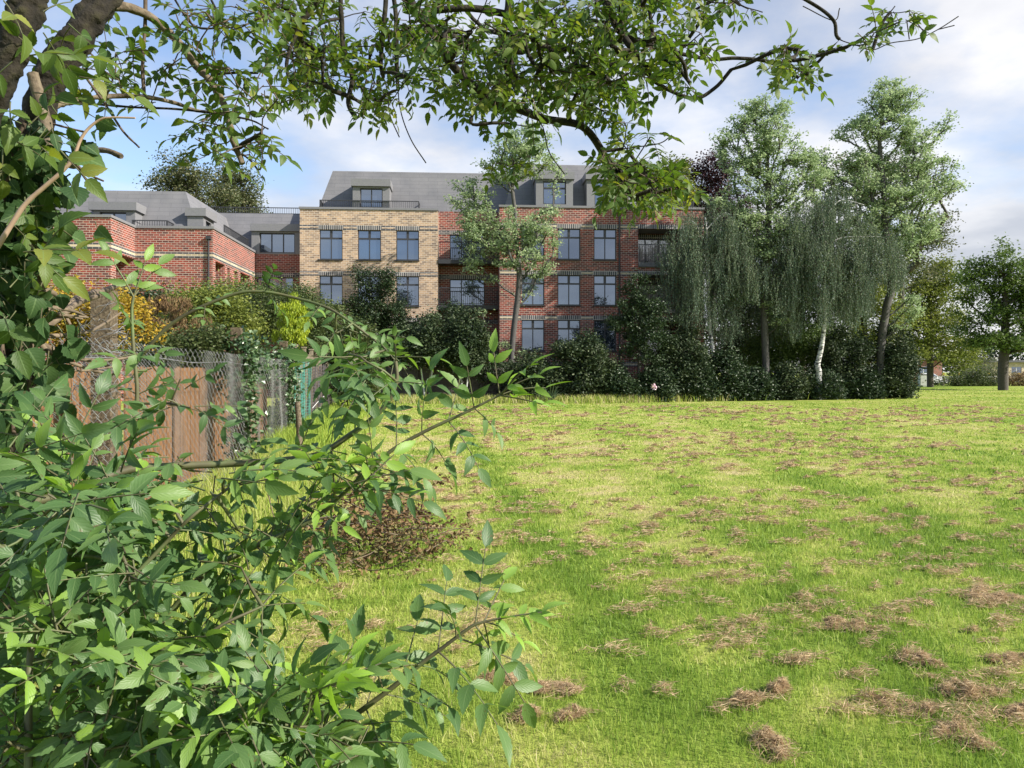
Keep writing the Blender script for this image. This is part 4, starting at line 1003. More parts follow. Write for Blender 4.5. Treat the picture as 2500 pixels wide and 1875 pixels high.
for q in range(90):
    a0 = rng.uniform(0, 6.28); zc = 1.75+rng.normal(0, .17); t = np.linspace(0, 1, 8)
    r_ = .13+rng.uniform(0, .10); an = a0+t*rng.uniform(1, 3)
    c = fp(6.2); mb.tube(np.stack([c[0]+r_*np.cos(an), c[1]+r_*np.sin(an), zc+np.cumsum(rng.normal(0, .03, 8))], 1), rng.uniform(.0015, .004), 3, cap=False)
put(mb.build('wire_bundle', M['wire']), root)
root = thing('wooden_fence', 'orange stained board fence standing behind the chain link', 'fence', fp(8, -.45))
rng = np.random.default_rng(92)
for j, (a, b) in enumerate(((2.4,4.2),(4.2,6.0),(6.05,7.85),(7.9,9.7),(9.75,11.55),(11.6,13.4),(13.45,15.2),(15.25,17.0))):
    mb = MB()
    for y in np.arange(a, b-.05, .125):
        c = fp(y+.06, -.45+rng.normal(0, .006)); prism(mb, c, .009, .058, .05, 1.66+rng.normal(0, .008))
    for z in (.35, 1.35): mb.tube(np.array([fp(a, -.48, z), fp((a+b)/2, -.48, z), fp(b-.05, -.48, z)]), .025, 4)
    put(mb.build('panel', M['wood']), root)
root = thing('netted_fence', 'weathered wooden post and board fence draped with netting at the field edge', 'fence', fp(24, -.1))
yp = np.linspace(17.3, 32.8, 9)
for y in yp:
    mb = MB(); prism(mb, fp(y, -.1), .055, .06, 0, 2.26); prism(mb, fp(y, -.1), .07, .075, 2.26, 2.30); put(mb.build('post', M['wood_grey']), root)
for a, b in zip(yp[:-1], yp[1:]):
    mb = MB()
    for y in np.arange(a+.07, b-.09, .115):
        prism(mb, fp(y+.055, -.1+rng.normal(0, .006)), .009, .052, .1, 2.12+rng.normal(0, .012))
    put(mb.build('board_panel', M['wood_grey']), root)
def net(name, y0, y1, zt, cell, wr, mt, off, wob, label=None):
    mb = MB(); ys = np.arange(y0, y1, cell*1.1); zs = np.arange(.06, zt, cell)
    def q(y, z): return np.stack([fence_x(y)+off+wob*np.sin(y*4.1+.6*np.sin(z*2))+wob*.5*np.sin(y*11+z), y+.02*np.sin(z*3+y*5), z+.03*np.sin(y*2.3)+0*y], -1)
    for y in ys: mb.tube(q(np.full(10, y), np.linspace(.05, zt+.03*math.sin(y*7), 10)), wr, 3, cap=False)
    for z in zs: mb.tube(q(np.linspace(y0, y1, 60), np.full(60, z)), wr, 3, cap=False)
    o = put(mb.build(name, mt), root)
    if label: o['label'] = label
net('net', 17.4, 20.6, 1.88, .075, .006, M['net_green'], .12, .05, 'green plastic netting on the nearest fence bay')
net('net', 20.3, 33.0, 1.80, .095, .008, M['net_dark'], .10, .05, 'black plastic netting on the farther fence bays')
mb = MB(); mb.tube(smooth([fp(20.6, .2, .62), fp(23, .2, .78), fp(27, .2, .92), fp(32, .2, 1.08)], 6), .012, 4); put(mb.build('wire', M['white']), root)
tag((mb := MB()).tube(smooth([P(733,1130,12.4)*np.array([1,1,0]), P(730,1040,12.4), P(726,981,12.4)], 6), np.linspace(.052, .044, 13), 9) or mb.build('wooden_stake', M['bark_tan']), 'pale round stake standing in long grass before the green netting', 'stake')
root = thing('panel_fence', 'dark weathered panel fence in the shade under the laurels', 'fence', (-4, 41, 0))
px_ = np.linspace(-8.6, .1, 6)
for x in px_:
    mb = MB(); prism(mb, (x, 41.0), .05, .05, 0, 1.92, 0); put(mb.build('post', M['wood_panel']), root)
for a, b in zip(px_[:-1], px_[1:]):
    mb = MB()
    for k, z in enumerate(np.arange(.08, 1.74, .115)):
        y = 41+rng.normal(0, .01); V = [(a+.055, y-.012, z), (b-.055, y-.012+rng.normal(0, .006), z), (b-.055, y+.014, z+.135), (a+.055, y+.014, z+.135)]
        mb.add(V+[(p[0], p[1]+.012, p[2]) for p in V], [(0,1,2,3),(4,7,6,5),(0,4,5,1),(3,2,6,7)])
    for x in ((a+b)/2, a+.08, b-.1): mb.box((x, 40.955, .07), (x+.04, 40.98, 1.84))
    put(mb.build('panel', M['wood_panel']), root)

# ivy on the posts, garden plants over the fence
def ivy(lab, C, n, sp, L, seed):
    rng = np.random.default_rng(seed); C = np.asarray(C)
    q = C[rng.integers(len(C), size=n)]+rng.normal(0, 1, (n, 3))*sp
    mb = MB(); leaves(mb, rng, q, L, L*.85, .35, .25, rnd=rng.uniform(0, 1, n)**1.3)
    mb2 = MB(); mb2.tube(C[::max(1, len(C)//12)], .012, 4); r_ = thing('ivy', lab, 'ivy', (C[0][0], C[0][1], 0), 0, 'ivy on the fence and trunk')
    put(mb.build('foliage', M['leaf_ivy']), r_); put(mb2.build('stem', M['twig']), r_)
ivy('ivy with pale leaves smothering the second concrete post', np.array([fp(11.5, .10, z) for z in np.linspace(.1, 2.15, 30)]), 1500, np.array([.13,.13,.06]), .075, 1)
ivy('darker ivy column on the concrete post beside the green netting', np.array([fp(16.5, .08, z) for z in np.linspace(.1, 2.15, 30)]), 1500, np.array([.14,.14,.06]), .085, 2)
ivy('loose ivy heap over the fence top between the two ivy clad posts', np.array([fp(y, -.25, 1.75+.15*math.sin(y*2)) for y in np.linspace(11.8, 16.3, 30)]), 1900, np.array([.22,.2,.16]), .08, 3)
GG = 'garden shrubs beyond the fence'
for k, (nm, cat, px, d, bl, mt, n, L, lab, ax) in enumerate((
    ('yellow_shrub','shrub',210,9.5,[(170,790,80,60),(250,780,70,60),(300,770,40,50),(210,740,60,40),(330,800,40,40),(130,760,50,50)],'leaf_yellow',9000,.055,'bright yellow leaved shrub behind the nearest concrete post',None),
    ('wispy_shrub','shrub',440,12.5,[(440,790,60,70),(400,770,50,50),(470,820,50,50)],'leaf_brown',9000,.06,'brownish wispy shrub behind the chain link, right of the yellow one',[0,0,1.2]),
    ('garden_shrub','shrub',500,14,[(500,770,70,50),(540,760,60,40),(460,740,40,30),(560,800,60,40)],'leaf_olive',12000,.065,'olive green garden shrub behind the second ivy post',None),
    ('garden_shrub','shrub',430,11.5,[(340,850,40,40),(420,860,60,40),(500,850,50,40)],'leaf_garden',12000,.055,'low green garden shrub peering over the orange board fence',None),
    ('garden_shrub','shrub',370,15,[(370,770,50,50),(390,735,30,24),(340,760,40,40)],'leaf_dark',7000,.07,'dark green garden shrub below the left wing balcony',None),
    ('garden_shrub','shrub',620,22,[(600,755,60,40),(660,760,60,44),(620,790,60,50),(560,740,40,26),(690,740,40,30)],'leaf_garden',14000,.075,'wide mid green garden shrub behind the golden conifer',None),
    ('garden_shrub','shrub',690,24,[(700,745,60,40),(740,760,60,50),(680,790,60,50),(770,800,50,50),(720,720,30,20)],'leaf_garden',14000,.085,'tall garden shrub with pale leaves right of the golden conifer',None),
    ('garden_shrub','shrub',560,26,[(560,735,70,36),(620,725,60,30),(500,745,60,30)],'leaf_mid',9000,.09,'fresh green shrub tops just below the shaded link wall',None),
    ('golden_conifer','conifer',713,20.3,[(713,790,38,50),(713,765,28,40),(713,738,15,30),(712,830,40,34)],'leaf_gold',9000,.09,'small golden conifer peeping over the netted fence',[0,0,1.6]))):
    shrub(nm, lab, cat, d, bl, M[mt], n, L, L*(.5 if ax is None else .22), 160+k, 80, GG if nm == 'garden_shrub' else None, clump=.0075*d+.03 if ax is None else .05*d/18, axis=None if ax is None else np.array(ax), thick=.9)

# brush pile of dying branches beside the fence
rng = np.random.default_rng(95); d = 6.6; c = np.array([-1.45, 6.7, 0]); root = thing('brush_pile', 'heap of cut branches with wilting brown leaves on the grass by the fence', 'brush pile', c)
mb = MB(); lb = MB()
for q in range(85):
    a = rng.uniform(0, 6.28); r_ = rng.uniform(.1, .75); p0 = c+np.array([math.cos(a)*r_*1.0, math.sin(a)*r_*1.2, rng.uniform(.02, .55)*(1.15-r_)])
    th = rng.uniform(-.9, .9); l = rng.uniform(.2, .6); dv = np.array([math.cos(th), math.sin(th), rng.normal(.02, .22)]); p1 = p0+dv*l; p1[2] = max(.04, p1[2]); md = (p0+p1)/2+rng.normal(0, .05, 3); md[2] = abs(md[2])+.02
    L = smooth([p0, md, p1], 5); mb.tube(L, np.linspace(.007, .002, len(L)), 4, cap=False)
    k = 26; C = L[rng.integers(2, len(L), k)]+rng.normal(0, .055, (k, 3)); C[:,2] = np.maximum(C[:,2], .03)
    fresh = rng.uniform() < .3
    leaves(lb, rng, C, .055, .03, .3, .5, rnd=rng.uniform(.75, 1, k) if fresh else rng.uniform(0, .7, k), flat=.6)
for pts in (((640,1120),(650,1180),(665,1250),(690,1330)),((745,1270),(830,1262),(950,1285)),((900,1160),(1010,1160),(1090,1175)),((650,1130),(700,1120),(790,1150))):
    L = smooth([P(*p, 6.4) for p in pts], 5); mb.tube(L, np.linspace(.009, .003, len(L)), 4)
C = np.repeat([P(1085,1175,6.4)], 26, 0)+rng.normal(0, .05, (26, 3)); leaves(lb, rng, C, .045, .025, .3, .6, rnd=rng.uniform(0, .4, 26))
put(mb.build('stem', M['deadtwig']), root); put(lb.build('foliage', M['leaf_brown']), root)

# ------------------------------------------------------------------ the far right: car park edge
d = 92
root = thing('parked_car', 'white car with red tail lamp, half hidden past the hedge end', 'car', P(2262,908,d)*np.array([1,1,0]))
x0 = P(2226,908,d)[0]; y0 = d
prof = [(0,.35),(0,.85),(.25,.95),(.75,1.38),(2.2,1.45),(3.0,1.0),(4.05,.82),(4.2,.45),(4.1,.28),(.1,.28)]
mb = MB(); n = len(prof); V = [(x0+a, y0+s*.82+(.0 if b < 1 else -s*.12), b) for s in (-1, 1) for a, b in prof]
mb.add(V, [tuple(range(n))]); mb.add(V, [tuple(range(2*n-1, n-1, -1))]); mb.add(V, [(i, (i+1) % n, n+(i+1) % n, n+i)[::-1] for i in range(n)])
put(mb.build('body', M['white']), root)
mb = MB(); mb.add([(x0+.55, y0-.80, 1.0), (x0+2.75, y0-.80, 1.0), (x0+2.2, y0-.72, 1.36), (x0+.85, y0-.72, 1.34)], [(0,1,2,3)]); put(mb.build('window', M['glass']), root)
mb = MB(); mb.box((x0-.03, y0-.84, .72), (x0+.32, y0-.5, .93)); put(mb.build('tail_lamp', M['tail']), root)
for a in (.8, 3.3):
    for s in (-1, 1):
        mb = MB(); mb.tube([(x0+a, y0+s*.86, .32), (x0+a, y0+s*.64, .32)], .32, 14); put(mb.build('wheel', M['rubber']), root)
root = thing('utility_cabinet', 'pale grey utility cabinet beside the parked car', 'cabinet', P(2252,908,84)*np.array([1,1,0])); c = np.array(root.location)
mb = MB(); mb.box((c[0]-.38, c[1]-.25, 0), (c[0]+.38, c[1]+.25, 1.28)); put(mb.build('body', M['pale']), root)
mb = MB(); mb.box((c[0]-.42, c[1]-.29, 1.28), (c[0]+.42, c[1]+.29, 1.36)); put(mb.build('lid', M['slab']), root)
mb = MB(); mb.box((c[0]-.32, c[1]-.268, .12), (c[0]+.32, c[1]-.252, 1.18)); dr_ = put(mb.build('door', M['pale']), root)
mb = MB(); mb.box((c[0]+.22, c[1]-.30, .6), (c[0]+.26, c[1]-.269, .75)); put(mb.build('handle', M['metal']), root)
root = thing('rail_fence', 'low post and rail fence with yellow topped posts at the car park edge', 'fence', P(2370,908,88)*np.array([1,1,0]))
xa, xb = P(2230,908,88)[0], P(2640,908,88)[0]
for x in np.arange(xa, xb, 1.75):
    mb = MB(); mb.box((x-.06, 87.94, 0), (x+.06, 88.06, 1.25)); p_ = put(mb.build('post', M['wood_grey']), root)
    mb = MB(); mb.box((x-.068, 87.93, 1.25), (x+.068, 88.07, 1.5)); put(mb.build('post_cap', M['yellow']), root)
for z in (.5, 1.05):
    mb = MB(); mb.box((xa-.3, 87.90, z-.05), (xb, 87.938, z+.05)); put(mb.build('rail', M['pale']), root)
for nm, px0, px1, d, hgt, mt, lab in (('brick_building',2190,2300,128,3.6,'red','low brick building behind the parked car'),('pavilion',2420,2640,135,3.3,'cream','low pale pavilion with a row of dark windows at the right edge')):
    xa, xb = P(px0,908,d)[0], P(px1,908,d)[0]; root = thing(nm, lab, 'building', ((xa+xb)/2, d, 0))
    wn = [(xa+1+k*2.6, xa+2.8+k*2.6, .9, 2.5) for k in range(int((xb-xa-1.5)/2.6))]
    mb = MB(); f_ = Face('y', d); f_.wall(mb, xa, xb, 0, hgt, wn); mb.quad((xb,d,0),(xb,d+8,0),(xb,d+8,hgt),(xb,d,hgt)); mb.quad((xa,d+8,0),(xa,d,0),(xa,d,hgt),(xa,d+8,hgt)); mb.quad((xb,d+8,0),(xa,d+8,0),(xa,d+8,hgt),(xb,d+8,hgt))
    put(mb.build('wall', M[mt], None, True), root)
    mb = MB(); mb.box((xa-.4, d-.5, hgt), (xb+.4, d+8.4, hgt+.35)); put(mb.build('roof', M['flat']), root)
    for a, b, z0, z1 in wn:
        mb = MB(); f_.box(mb, a+.003, b-.003, z0+.003, z1-.003, .08, .1, 1); f_.box(mb, (a+b)/2-.04, (a+b)/2+.04, z0+.004, z1-.004, .05, .079, 0); put(mb.build('window', [M['white'], M['glass']]), root)
rng = np.random.default_rng(97)
for k, (px, d, wd, top, mt, lab) in enumerate(((2225,86,34,925,'leaf_brown','dry brown weeds at the foot of the parked car'),(2330,85,46,922,'leaf_garden','low scrub before the rail fence, right of the olive tree trunk'),(2400,85,40,905,'leaf_garden','grey green shrub at the rail fence, left of the lone tree trunk'),
        (2500,86,46,915,'leaf_brown','reddish brown scrub at the right edge behind the lone tree trunk'),(2395,100,60,872,'leaf_far','dull bare shrub behind the rail fence'))):
    bot = HY+EYE*F/d; shrub('scrub', lab, 'shrub', d, [(px,(top+bot)/2,wd,(bot-top)/2),(px+wd*.5,bot-8,wd*.5,9)], M[mt], 4500, .17, .09, 180+k, 50, 'scrub by the car park', clump=.35, thick=.7)
C = []
for x in np.arange(-40, 190, 2.2):
    hgt = 8+8*vnoise(np.array([x*.09]), np.array([.5]), 8)[0]
    m = rng.normal(0, 1, (420, 3)); m /= np.linalg.norm(m, axis=1)[:,None]
    C.append(np.array([x, 165+10*rng.uniform(), hgt*.5])+m*np.array([2.6, 2.6, hgt*.55])*rng.uniform(.5, 1, (420, 1))**.5)
C = np.concatenate(C); C[:,2] = np.maximum(C[:,2], .1); mb = MB(); leaves(mb, rng, C, .8, .5, .4, .1)
tag(mb.build('far_wood', M['leaf_dark']), 'dark belt of trees closing the horizon behind the car park', 'woodland', kind='stuff')
#@@NEAR
# ------------------------------------------------------------------ elder tree on the left, its limbs arching over the view
rng = np.random.default_rng(200)
CAMP = np.array([0, 0, EYE])
def px3(pts, d=None): return np.array([P(*q) if len(q) == 3 else P(*q, d) for q in pts])
def rough_tube(pts, r0, r1, n=9, k=6, seed=0, amp=.12):
    L = smooth(pts, k); m = len(L); g = np.random.default_rng(seed)
    big = r0 > .03
    if big: L = smooth(pts, 22); m = len(L); n = 26
    mb = MB(); mb.tube(L, np.linspace(r0, r1, m)*(1+(.03 if big else amp)*g.normal(0, 1, m)), n)
    if big:                                                          # ridged bark: push the skin in and out
        V, Fc, mi, rn, uv, sm = mb.c[0]; W = V.reshape(m, n, 3); th = np.arange(n)[None]/n*2*math.pi; u = np.arange(m)[:,None]*1.0
        h = fbm(np.cos(th)*2.2+u*.05+40, np.sin(th)*2.2+u*.16+40, seed, 3)-.5+.5*(fbm(np.cos(th)*7+u*.1+60, np.sin(th)*7+u*.22+60, seed+3, 2)-.5)
        W = L[:,None]+(W-L[:,None])*(1+.75*h)[:,:,None]; mb.c[0] = (W.reshape(-1, 3), Fc, mi, rn, uv, sm)
    return mb
tree0 = thing('elder_tree', 'mossy elder tree leaning in at the left with limbs and leaves arching overhead', 'tree', P(30,1875,2.3)*np.array([1,1,0]))
g0 = P(20, 1400, 2.3)*np.array([1,1,0])
tr = px3([(25,1300,2.3),(20,1050,2.3),(45,800,2.3),(60,600,2.3),(70,430,2.3),(105,250,2.3),(175,110,2.3),(265,-10,2.35),(360,-160,2.4)]); tr = np.vstack([g0-np.array([0,0,.06]), tr])
put(rough_tube(tr, .060, .036, 12, 7, 1, .06).build('trunk', M['bark_moss']), tree0)
limb_px = [
    ([(-80,330,1.9),(10,170,1.9),(60,30,1.9),(100,-120,1.9)], .040, .034, 'bark_moss'),
    ([(30,1000,2.2),(75,800,2.2),(100,640,2.2),(117,480,2.2),(120,380,2.2),(112,300,2.25),(80,180,2.25)], .024, .016, 'bark_tan'),
    ([(100,190,2.3),(170,75,2.4),(240,20,2.4),(310,18,2.45),(372,45,2.5),(432,100,2.55),(478,160,2.6),(512,195,2.6),(545,250,2.6),(562,310,2.6),(572,350,2.6),(592,400,2.6)], .017, .010, 'bark_tan'),
    ([(575,365,2.6),(605,345,2.58),(640,325,2.56)], .010, .006, 'bark_moss'),
    ([(110,290,2.3),(130,262,2.35),(165,250,2.4),(230,238,2.45),(300,234,2.5),(365,238,2.5),(430,252,2.55),(480,270,2.6),(540,276,2.6)], .011, .005, 'bark_tan'),
    ([(180,253,2.4),(240,255,2.45),(330,262,2.5),(450,268,2.55),(600,290,2.6),(655,315,2.6)], .004, .003, 'bark_moss'),
    ([(355,-30,2.5),(354,60,2.5),(348,160,2.5),(352,230,2.5)], .006, .006, 'twig'),
    ([(180,150,2.4),(225,210,2.4),(262,262,2.4),(300,320,2.4),(340,360,2.4)], .0045, .003, 'twig'),
    ([(215,90,2.3),(150,190,2.3),(112,260,2.3)], .008, .008, 'twig'),
    ([(50,365,2.3),(120,382,2.3),(165,398,2.3),(182,405,2.3),(196,378,2.28),(225,368,2.26),(262,368,2.24),(297,382,2.22)], .011, .0085, 'bark_tan'),
    ([(185,402,2.3),(215,425,2.3),(253,442,2.3)], .0045, .003, 'twig'), ([(188,408,2.3),(205,432,2.3),(222,455,2.3)], .004, .003, 'twig'),
    ([(120,300,2.3),(165,312,2.3),(205,322,2.3)], .0035, .003, 'twig'),
    ([(590,375,2.6),(612,392,2.6),(634,415,2.6),(640,370,2.6),(628,340,2.6)], .004, .002, 'bark_moss'),
    ([(515,182,2.6),(570,178,2.6),(630,178,2.6)], .005, .004, 'bark_moss'),
    ([(410,-30,2.6),(470,60,2.6),(540,70,2.6)], .004, .003, 'bark_moss'), ([(505,-20,2.7),(545,45,2.7),(620,95,2.7),(700,140,2.7),(780,170,2.7)], .004, .002, 'bark_moss')]
for k, (q, a, b, mt) in enumerate(limb_px): put(rough_tube(px3(q), a, b, 7, 6, 10+k, .09).build('limb', M[mt]), tree0)
# overhead limbs: they leave the trunk above the frame and come down across the view
over_px = [
    [(360,-160,2.4),(600,-260,2.7),(930,-150,3.2),(942,-20,3.2),(936,70,3.2),(930,160,3.2),(944,215,3.2),(952,280,3.2),(975,335,3.2)],
    [(930,-150,3.2),(962,0,3.25),(968,90,3.25),(970,190,3.25),(978,270,3.25),(1003,340,3.25),(1040,398,3.25)],
    [(962,-40,3.25),(1020,30,3.3),(1065,90,3.3),(1105,160,3.3),(1180,230,3.35),(1250,260,3.4),(1330,290,3.4),(1420,308,3.4),(1470,370,3.4),(1495,430,3.4),(1540,478,3.4),(1570,488,3.4)],
    [(930,-150,3.2),(1180,-130,3.3),(1240,-20,3.3),(1230,80,3.3),(1235,170,3.3),(1260,250,3.35),(1320,300,3.4),(1340,370,3.4),(1378,425,3.4)],
    [(1180,-130,3.3),(1420,-120,3.4),(1490,30,3.4),(1530,100,3.4),(1570,150,3.4),(1600,200,3.4),(1690,240,3.4),(1745,215,3.4),(1785,170,3.4)],
    [(1420,-120,3.4),(1480,10,3.45),(1520,80,3.45),(1620,120,3.45),(1730,144,3.5),(1800,142,3.5),(1880,152,3.5),(1950,190,3.5)],
    [(1420,-120,3.4),(1700,-90,3.6),(1900,-30,3.7),(1985,10,3.7),(2035,50,3.7),(2045,92,3.7),(2090,110,3.7),(2130,122,3.7),(2175,105,3.7),(2240,95,3.7),(2290,72,3.7),(2340,40,3.7)],
    [(930,-150,3.2),(840,-40,3.1),(835,60,3.1),(840,130,3.1),(860,190,3.1),(850,250,3.1),(870,290,3.1)],
    [(840,-40,3.1),(760,20,3.1),(720,90,3.1),(700,170,3.1),(740,250,3.1)],
    [(1180,230,3.35),(1150,300,3.35),(1215,300,3.35),(1300,310,3.4)],
    [(1470,370,3.4),(1545,360,3.4),(1610,350,3.4),(1640,330,3.4)], [(1760,-70,3.6),(1800,5,3.6),(1862,30,3.6)], [(2050,20,3.7),(2035,50,3.7),(1960,15,3.7)], [(2130,122,3.7),(2152,60,3.7),(2185,15,3.7)], [(2220,96,3.7),(2214,52,3.7)], [(2262,86,3.7),(2240,58,3.7)], [(2290,72,3.7),(2330,62,3.7)],
    [(1020,30,3.3),(1150,20,3.3),(1300,40,3.35),(1400,-10,3.35)]]
lines = [smooth(px3(q), 6) for q in over_px]
TP = [[(690,-40),(1900,-40),(1860,30),(1760,30),(1740,120),(1700,150),(1720,210),(1680,235),(1600,215),(1540,240),(1580,280),(1670,310),(1630,345),(1520,330),(1580,400),(1660,440),(1590,470),(1510,430),(1460,370),(1430,290),(1340,240),(1240,270),(1190,320),(1150,280),(1060,250),(960,250),(900,280),(850,245),(790,225),(720,235),(690,185),(740,110)],
      [(1000,60),(1650,-30),(1600,180),(1480,250),(1300,280),(1100,240)], [(1470,380),(1600,400),(1690,460),(1560,495),(1490,450)], [(1820,120),(1960,110),(1975,190),(1900,200)], [(620,-20),(760,20),(740,110),(660,100)],
      [(2060,70),(2110,80),(2150,30),(2220,20),(2250,70),(2200,60),(2120,110)], [(1180,370),(1330,400),(1320,420),(1200,400)], [(690,90),(1000,40),(1000,250),(720,250)]]
NA = (225, 95, 48, 14, 12, 8, 4, 34)
att = np.vstack([poly_points(rng, p, n, 2.7, 4.1) for p, n in zip(TP, NA)])
nodes, par, tips = grow(rng, lines, att, .09, .0, .04, .09, climb=.25)
mb = MB(); limbs(mb, nodes, par, .0026, .021, 6, expo=.42); put(mb.build('branch', M['bark_moss']), tree0)
bank = LeafBank(7, .070, (2, 2, 3), 14, .46)
def leafout(mb, rng, bank, nodes, par, tips, per=2, scale=1., tone=(.1, .8), upw=.75, tocam=.3, outw=.6, droop=.25, jr=.14):
    for t in tips:
        base = nodes[t]; tw = nodes[t]-nodes[par[t]]; tw /= np.linalg.norm(tw)+1e-9
        tn = rng.uniform(*tone)
        for k in range(per):
            dv = tw*outw+rng.normal(0, .75, 3)*np.array([1, 1, .55])+np.array([0, 0, -droop])
            if np.linalg.norm(dv) < .2: dv = tw
            tc = CAMP-base; tc /= np.linalg.norm(tc)
            nn = np.array([0, 0, upw])+tc*tocam+rng.normal(0, .35, 3)
            bank.place(mb, rng, base+rng.normal(0, .012, 3), dv, nn, scale*rng.uniform(.7, 1.2), tn, 1, jr)
lb = MB(); leafout(lb, rng, bank, nodes, par, tips, 3, .62, (.05, .75), .6, -.1, .5, .35)
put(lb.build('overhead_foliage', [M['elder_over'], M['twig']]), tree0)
LP = [([(380,20),(560,-10),(610,60),(590,140),(520,150),(430,90)], 17), ([(230,90),(420,120),(450,230),(380,260),(250,220),(180,170)], 15), ([(500,160),(640,170),(690,250),(640,300),(560,290)], 15), ([(440,280),(560,270),(600,330),(540,400),(500,360)], 8), ([(580,330),(650,330),(650,400),(600,400)], 6),
      ([(130,20),(300,-20),(330,60),(240,120),(130,110)], 5), ([(600,-20),(680,40),(660,110),(620,60)], 5)]
att = np.vstack([poly_points(rng, p, n, 2.3, 2.8) for p, n in LP])
l2 = [smooth(px3(q), 6) for q, a, b, m_ in limb_px[2:8]]
nodes, par, tips = grow(rng, l2, att, .08, .0, .03, .08, climb=.3)
n0 = sum(len(l) for l in l2); sel = np.arange(len(nodes)) >= n0
lb = MB()
for i in np.where(sel)[0]: lb.tube(np.array([nodes[par[i]], nodes[i]]), .0022, 4, mi=1, cap=False)
leafout(lb, rng, bank, nodes, par, tips, 2, .66, (.1, .7), .6, .1, .5, .3)
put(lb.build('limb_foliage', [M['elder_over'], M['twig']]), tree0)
# big sunlit leaves and ivy climbing the trunk
LT = [([(0,0),(190,-10),(250,120),(200,230),(90,330),(0,300)], 17, 1.6, 2.1), ([(0,300),(130,260),(210,330),(120,430),(60,520),(0,560)], 12, 1.7, 2.2), ([(0,560),(110,480),(140,560),(70,720),(130,800),(0,900)], 13, 1.6, 2.2)]
lb = MB(); bank2 = LeafBank(9, .075, (1, 2), 12, .5)
for p, n, a, b in LT:
    for c in poly_points(rng, p, n, a, b):
        bank2.place(lb, rng, c, rng.normal(0, 1, 3)+np.array([.3, 0, -.5]), np.array([.3, -.6, .6])+rng.normal(0, .4, 3), rng.uniform(.65, 1.0), rng.uniform(.1, .8))
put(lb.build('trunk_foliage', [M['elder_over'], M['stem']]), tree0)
iv = thing('ivy', 'ivy with broad dark leaves climbing the mossy trunk at the left edge', 'ivy', P(30,1000,2.2), 0, 'ivy on the fence and trunk')
ib = LeafBank(33, .062, (0,), 10, .85); lb = MB(); sb = MB()
for q in ([(60,1250,2.15),(30,1000,2.15),(60,800,2.15),(70,560,2.15),(90,470,2.15)], [(10,900,2.05),(-10,650,2.05),(20,420,2.05),(60,300,2.05)]):
    L = smooth(px3(q), 8); sb.tube(L, .006, 5)
    for k in range(210):
        c = L[rng.integers(len(L))]+rng.normal(0, 1, 3)*np.array([.075,.05,.05]); tc = CAMP-c; tc /= np.linalg.norm(tc)
        ib.place(lb, rng, c, rng.normal(0, .5, 3)+np.array([.1, -.1, -.7]), tc*.7+np.array([.2, 0, .4])+rng.normal(0, .35, 3), rng.uniform(.6, 1.15), rng.uniform(0, .8)**1.4)
put(lb.build('foliage', [M['leaf_ivy_near'], M['stem']]), iv); put(sb.build('stem', M['twig']), iv)
vine = thing('pale_vine', 'pale pinkish bare vine shoot curling up past the trunk', 'vine', P(-20,640,1.8))
put(rough_tube(px3([(-40,660,1.8),(30,545,1.8),(65,495,1.8),(110,455,1.8),(150,420,1.8),(178,388,1.8),(195,345,1.8),(215,315,1.8),(245,292,1.8),(275,287,1.8),(330,288,1.8)]), .0065, .0022, 7, 6, 5, .03).build('stem', M['vine']), vine)

# tangle of dead twigs at the fence post
dead = thing('dead_branches', 'tangle of dead bent twigs hanging across the fence at the left', 'branches', P(60,900,2.4))
for k, (q, a, b) in enumerate((([(-20,735,2.2),(60,720,2.2),(120,712,2.3),(140,735,2.4),(160,750,2.5)], .013, .008), ([(150,755,2.5),(200,725,2.8),(260,708,3.2),(300,690,3.6)], .016, .010), ([(90,815,2.3),(150,770,2.4),(190,740,2.6),(240,722,2.8)], .014, .009),
        ([(60,790,2.2),(90,830,2.2),(120,860,2.2),(160,880,2.3),(230,905,2.4),(290,915,2.5)], .008, .004), ([(95,822,2.2),(160,818,2.3),(220,808,2.4),(255,790,2.6),(300,760,2.8)], .007, .004), ([(100,840,2.2),(170,870,2.3),(230,880,2.4),(300,875,2.5),(335,865,2.6)], .008, .003),
        ([(70,1010,2.2),(65,900,2.2),(80,820,2.2),(60,760,2.2)], .013, .010), ([(80,760,2.3),(130,752,2.3),(180,760,2.4),(210,772,2.5)], .009, .003), ([(150,755,2.4),(170,790,2.4),(185,815,2.4)], .006, .003), ([(20,760,2.1),(80,745,2.2),(150,770,2.3),(200,778,2.4)], .008, .004),
        ([(60,870,2.2),(120,890,2.2),(190,905,2.3),(260,898,2.4),(300,890,2.5)], .005, .002), ([(115,775,2.3),(160,770,2.3),(215,775,2.4)], .005, .003))):
    put(rough_tube(px3(q), a, b, 7, 6, 60+k, .08).build('twig', M['deadtwig']), dead)

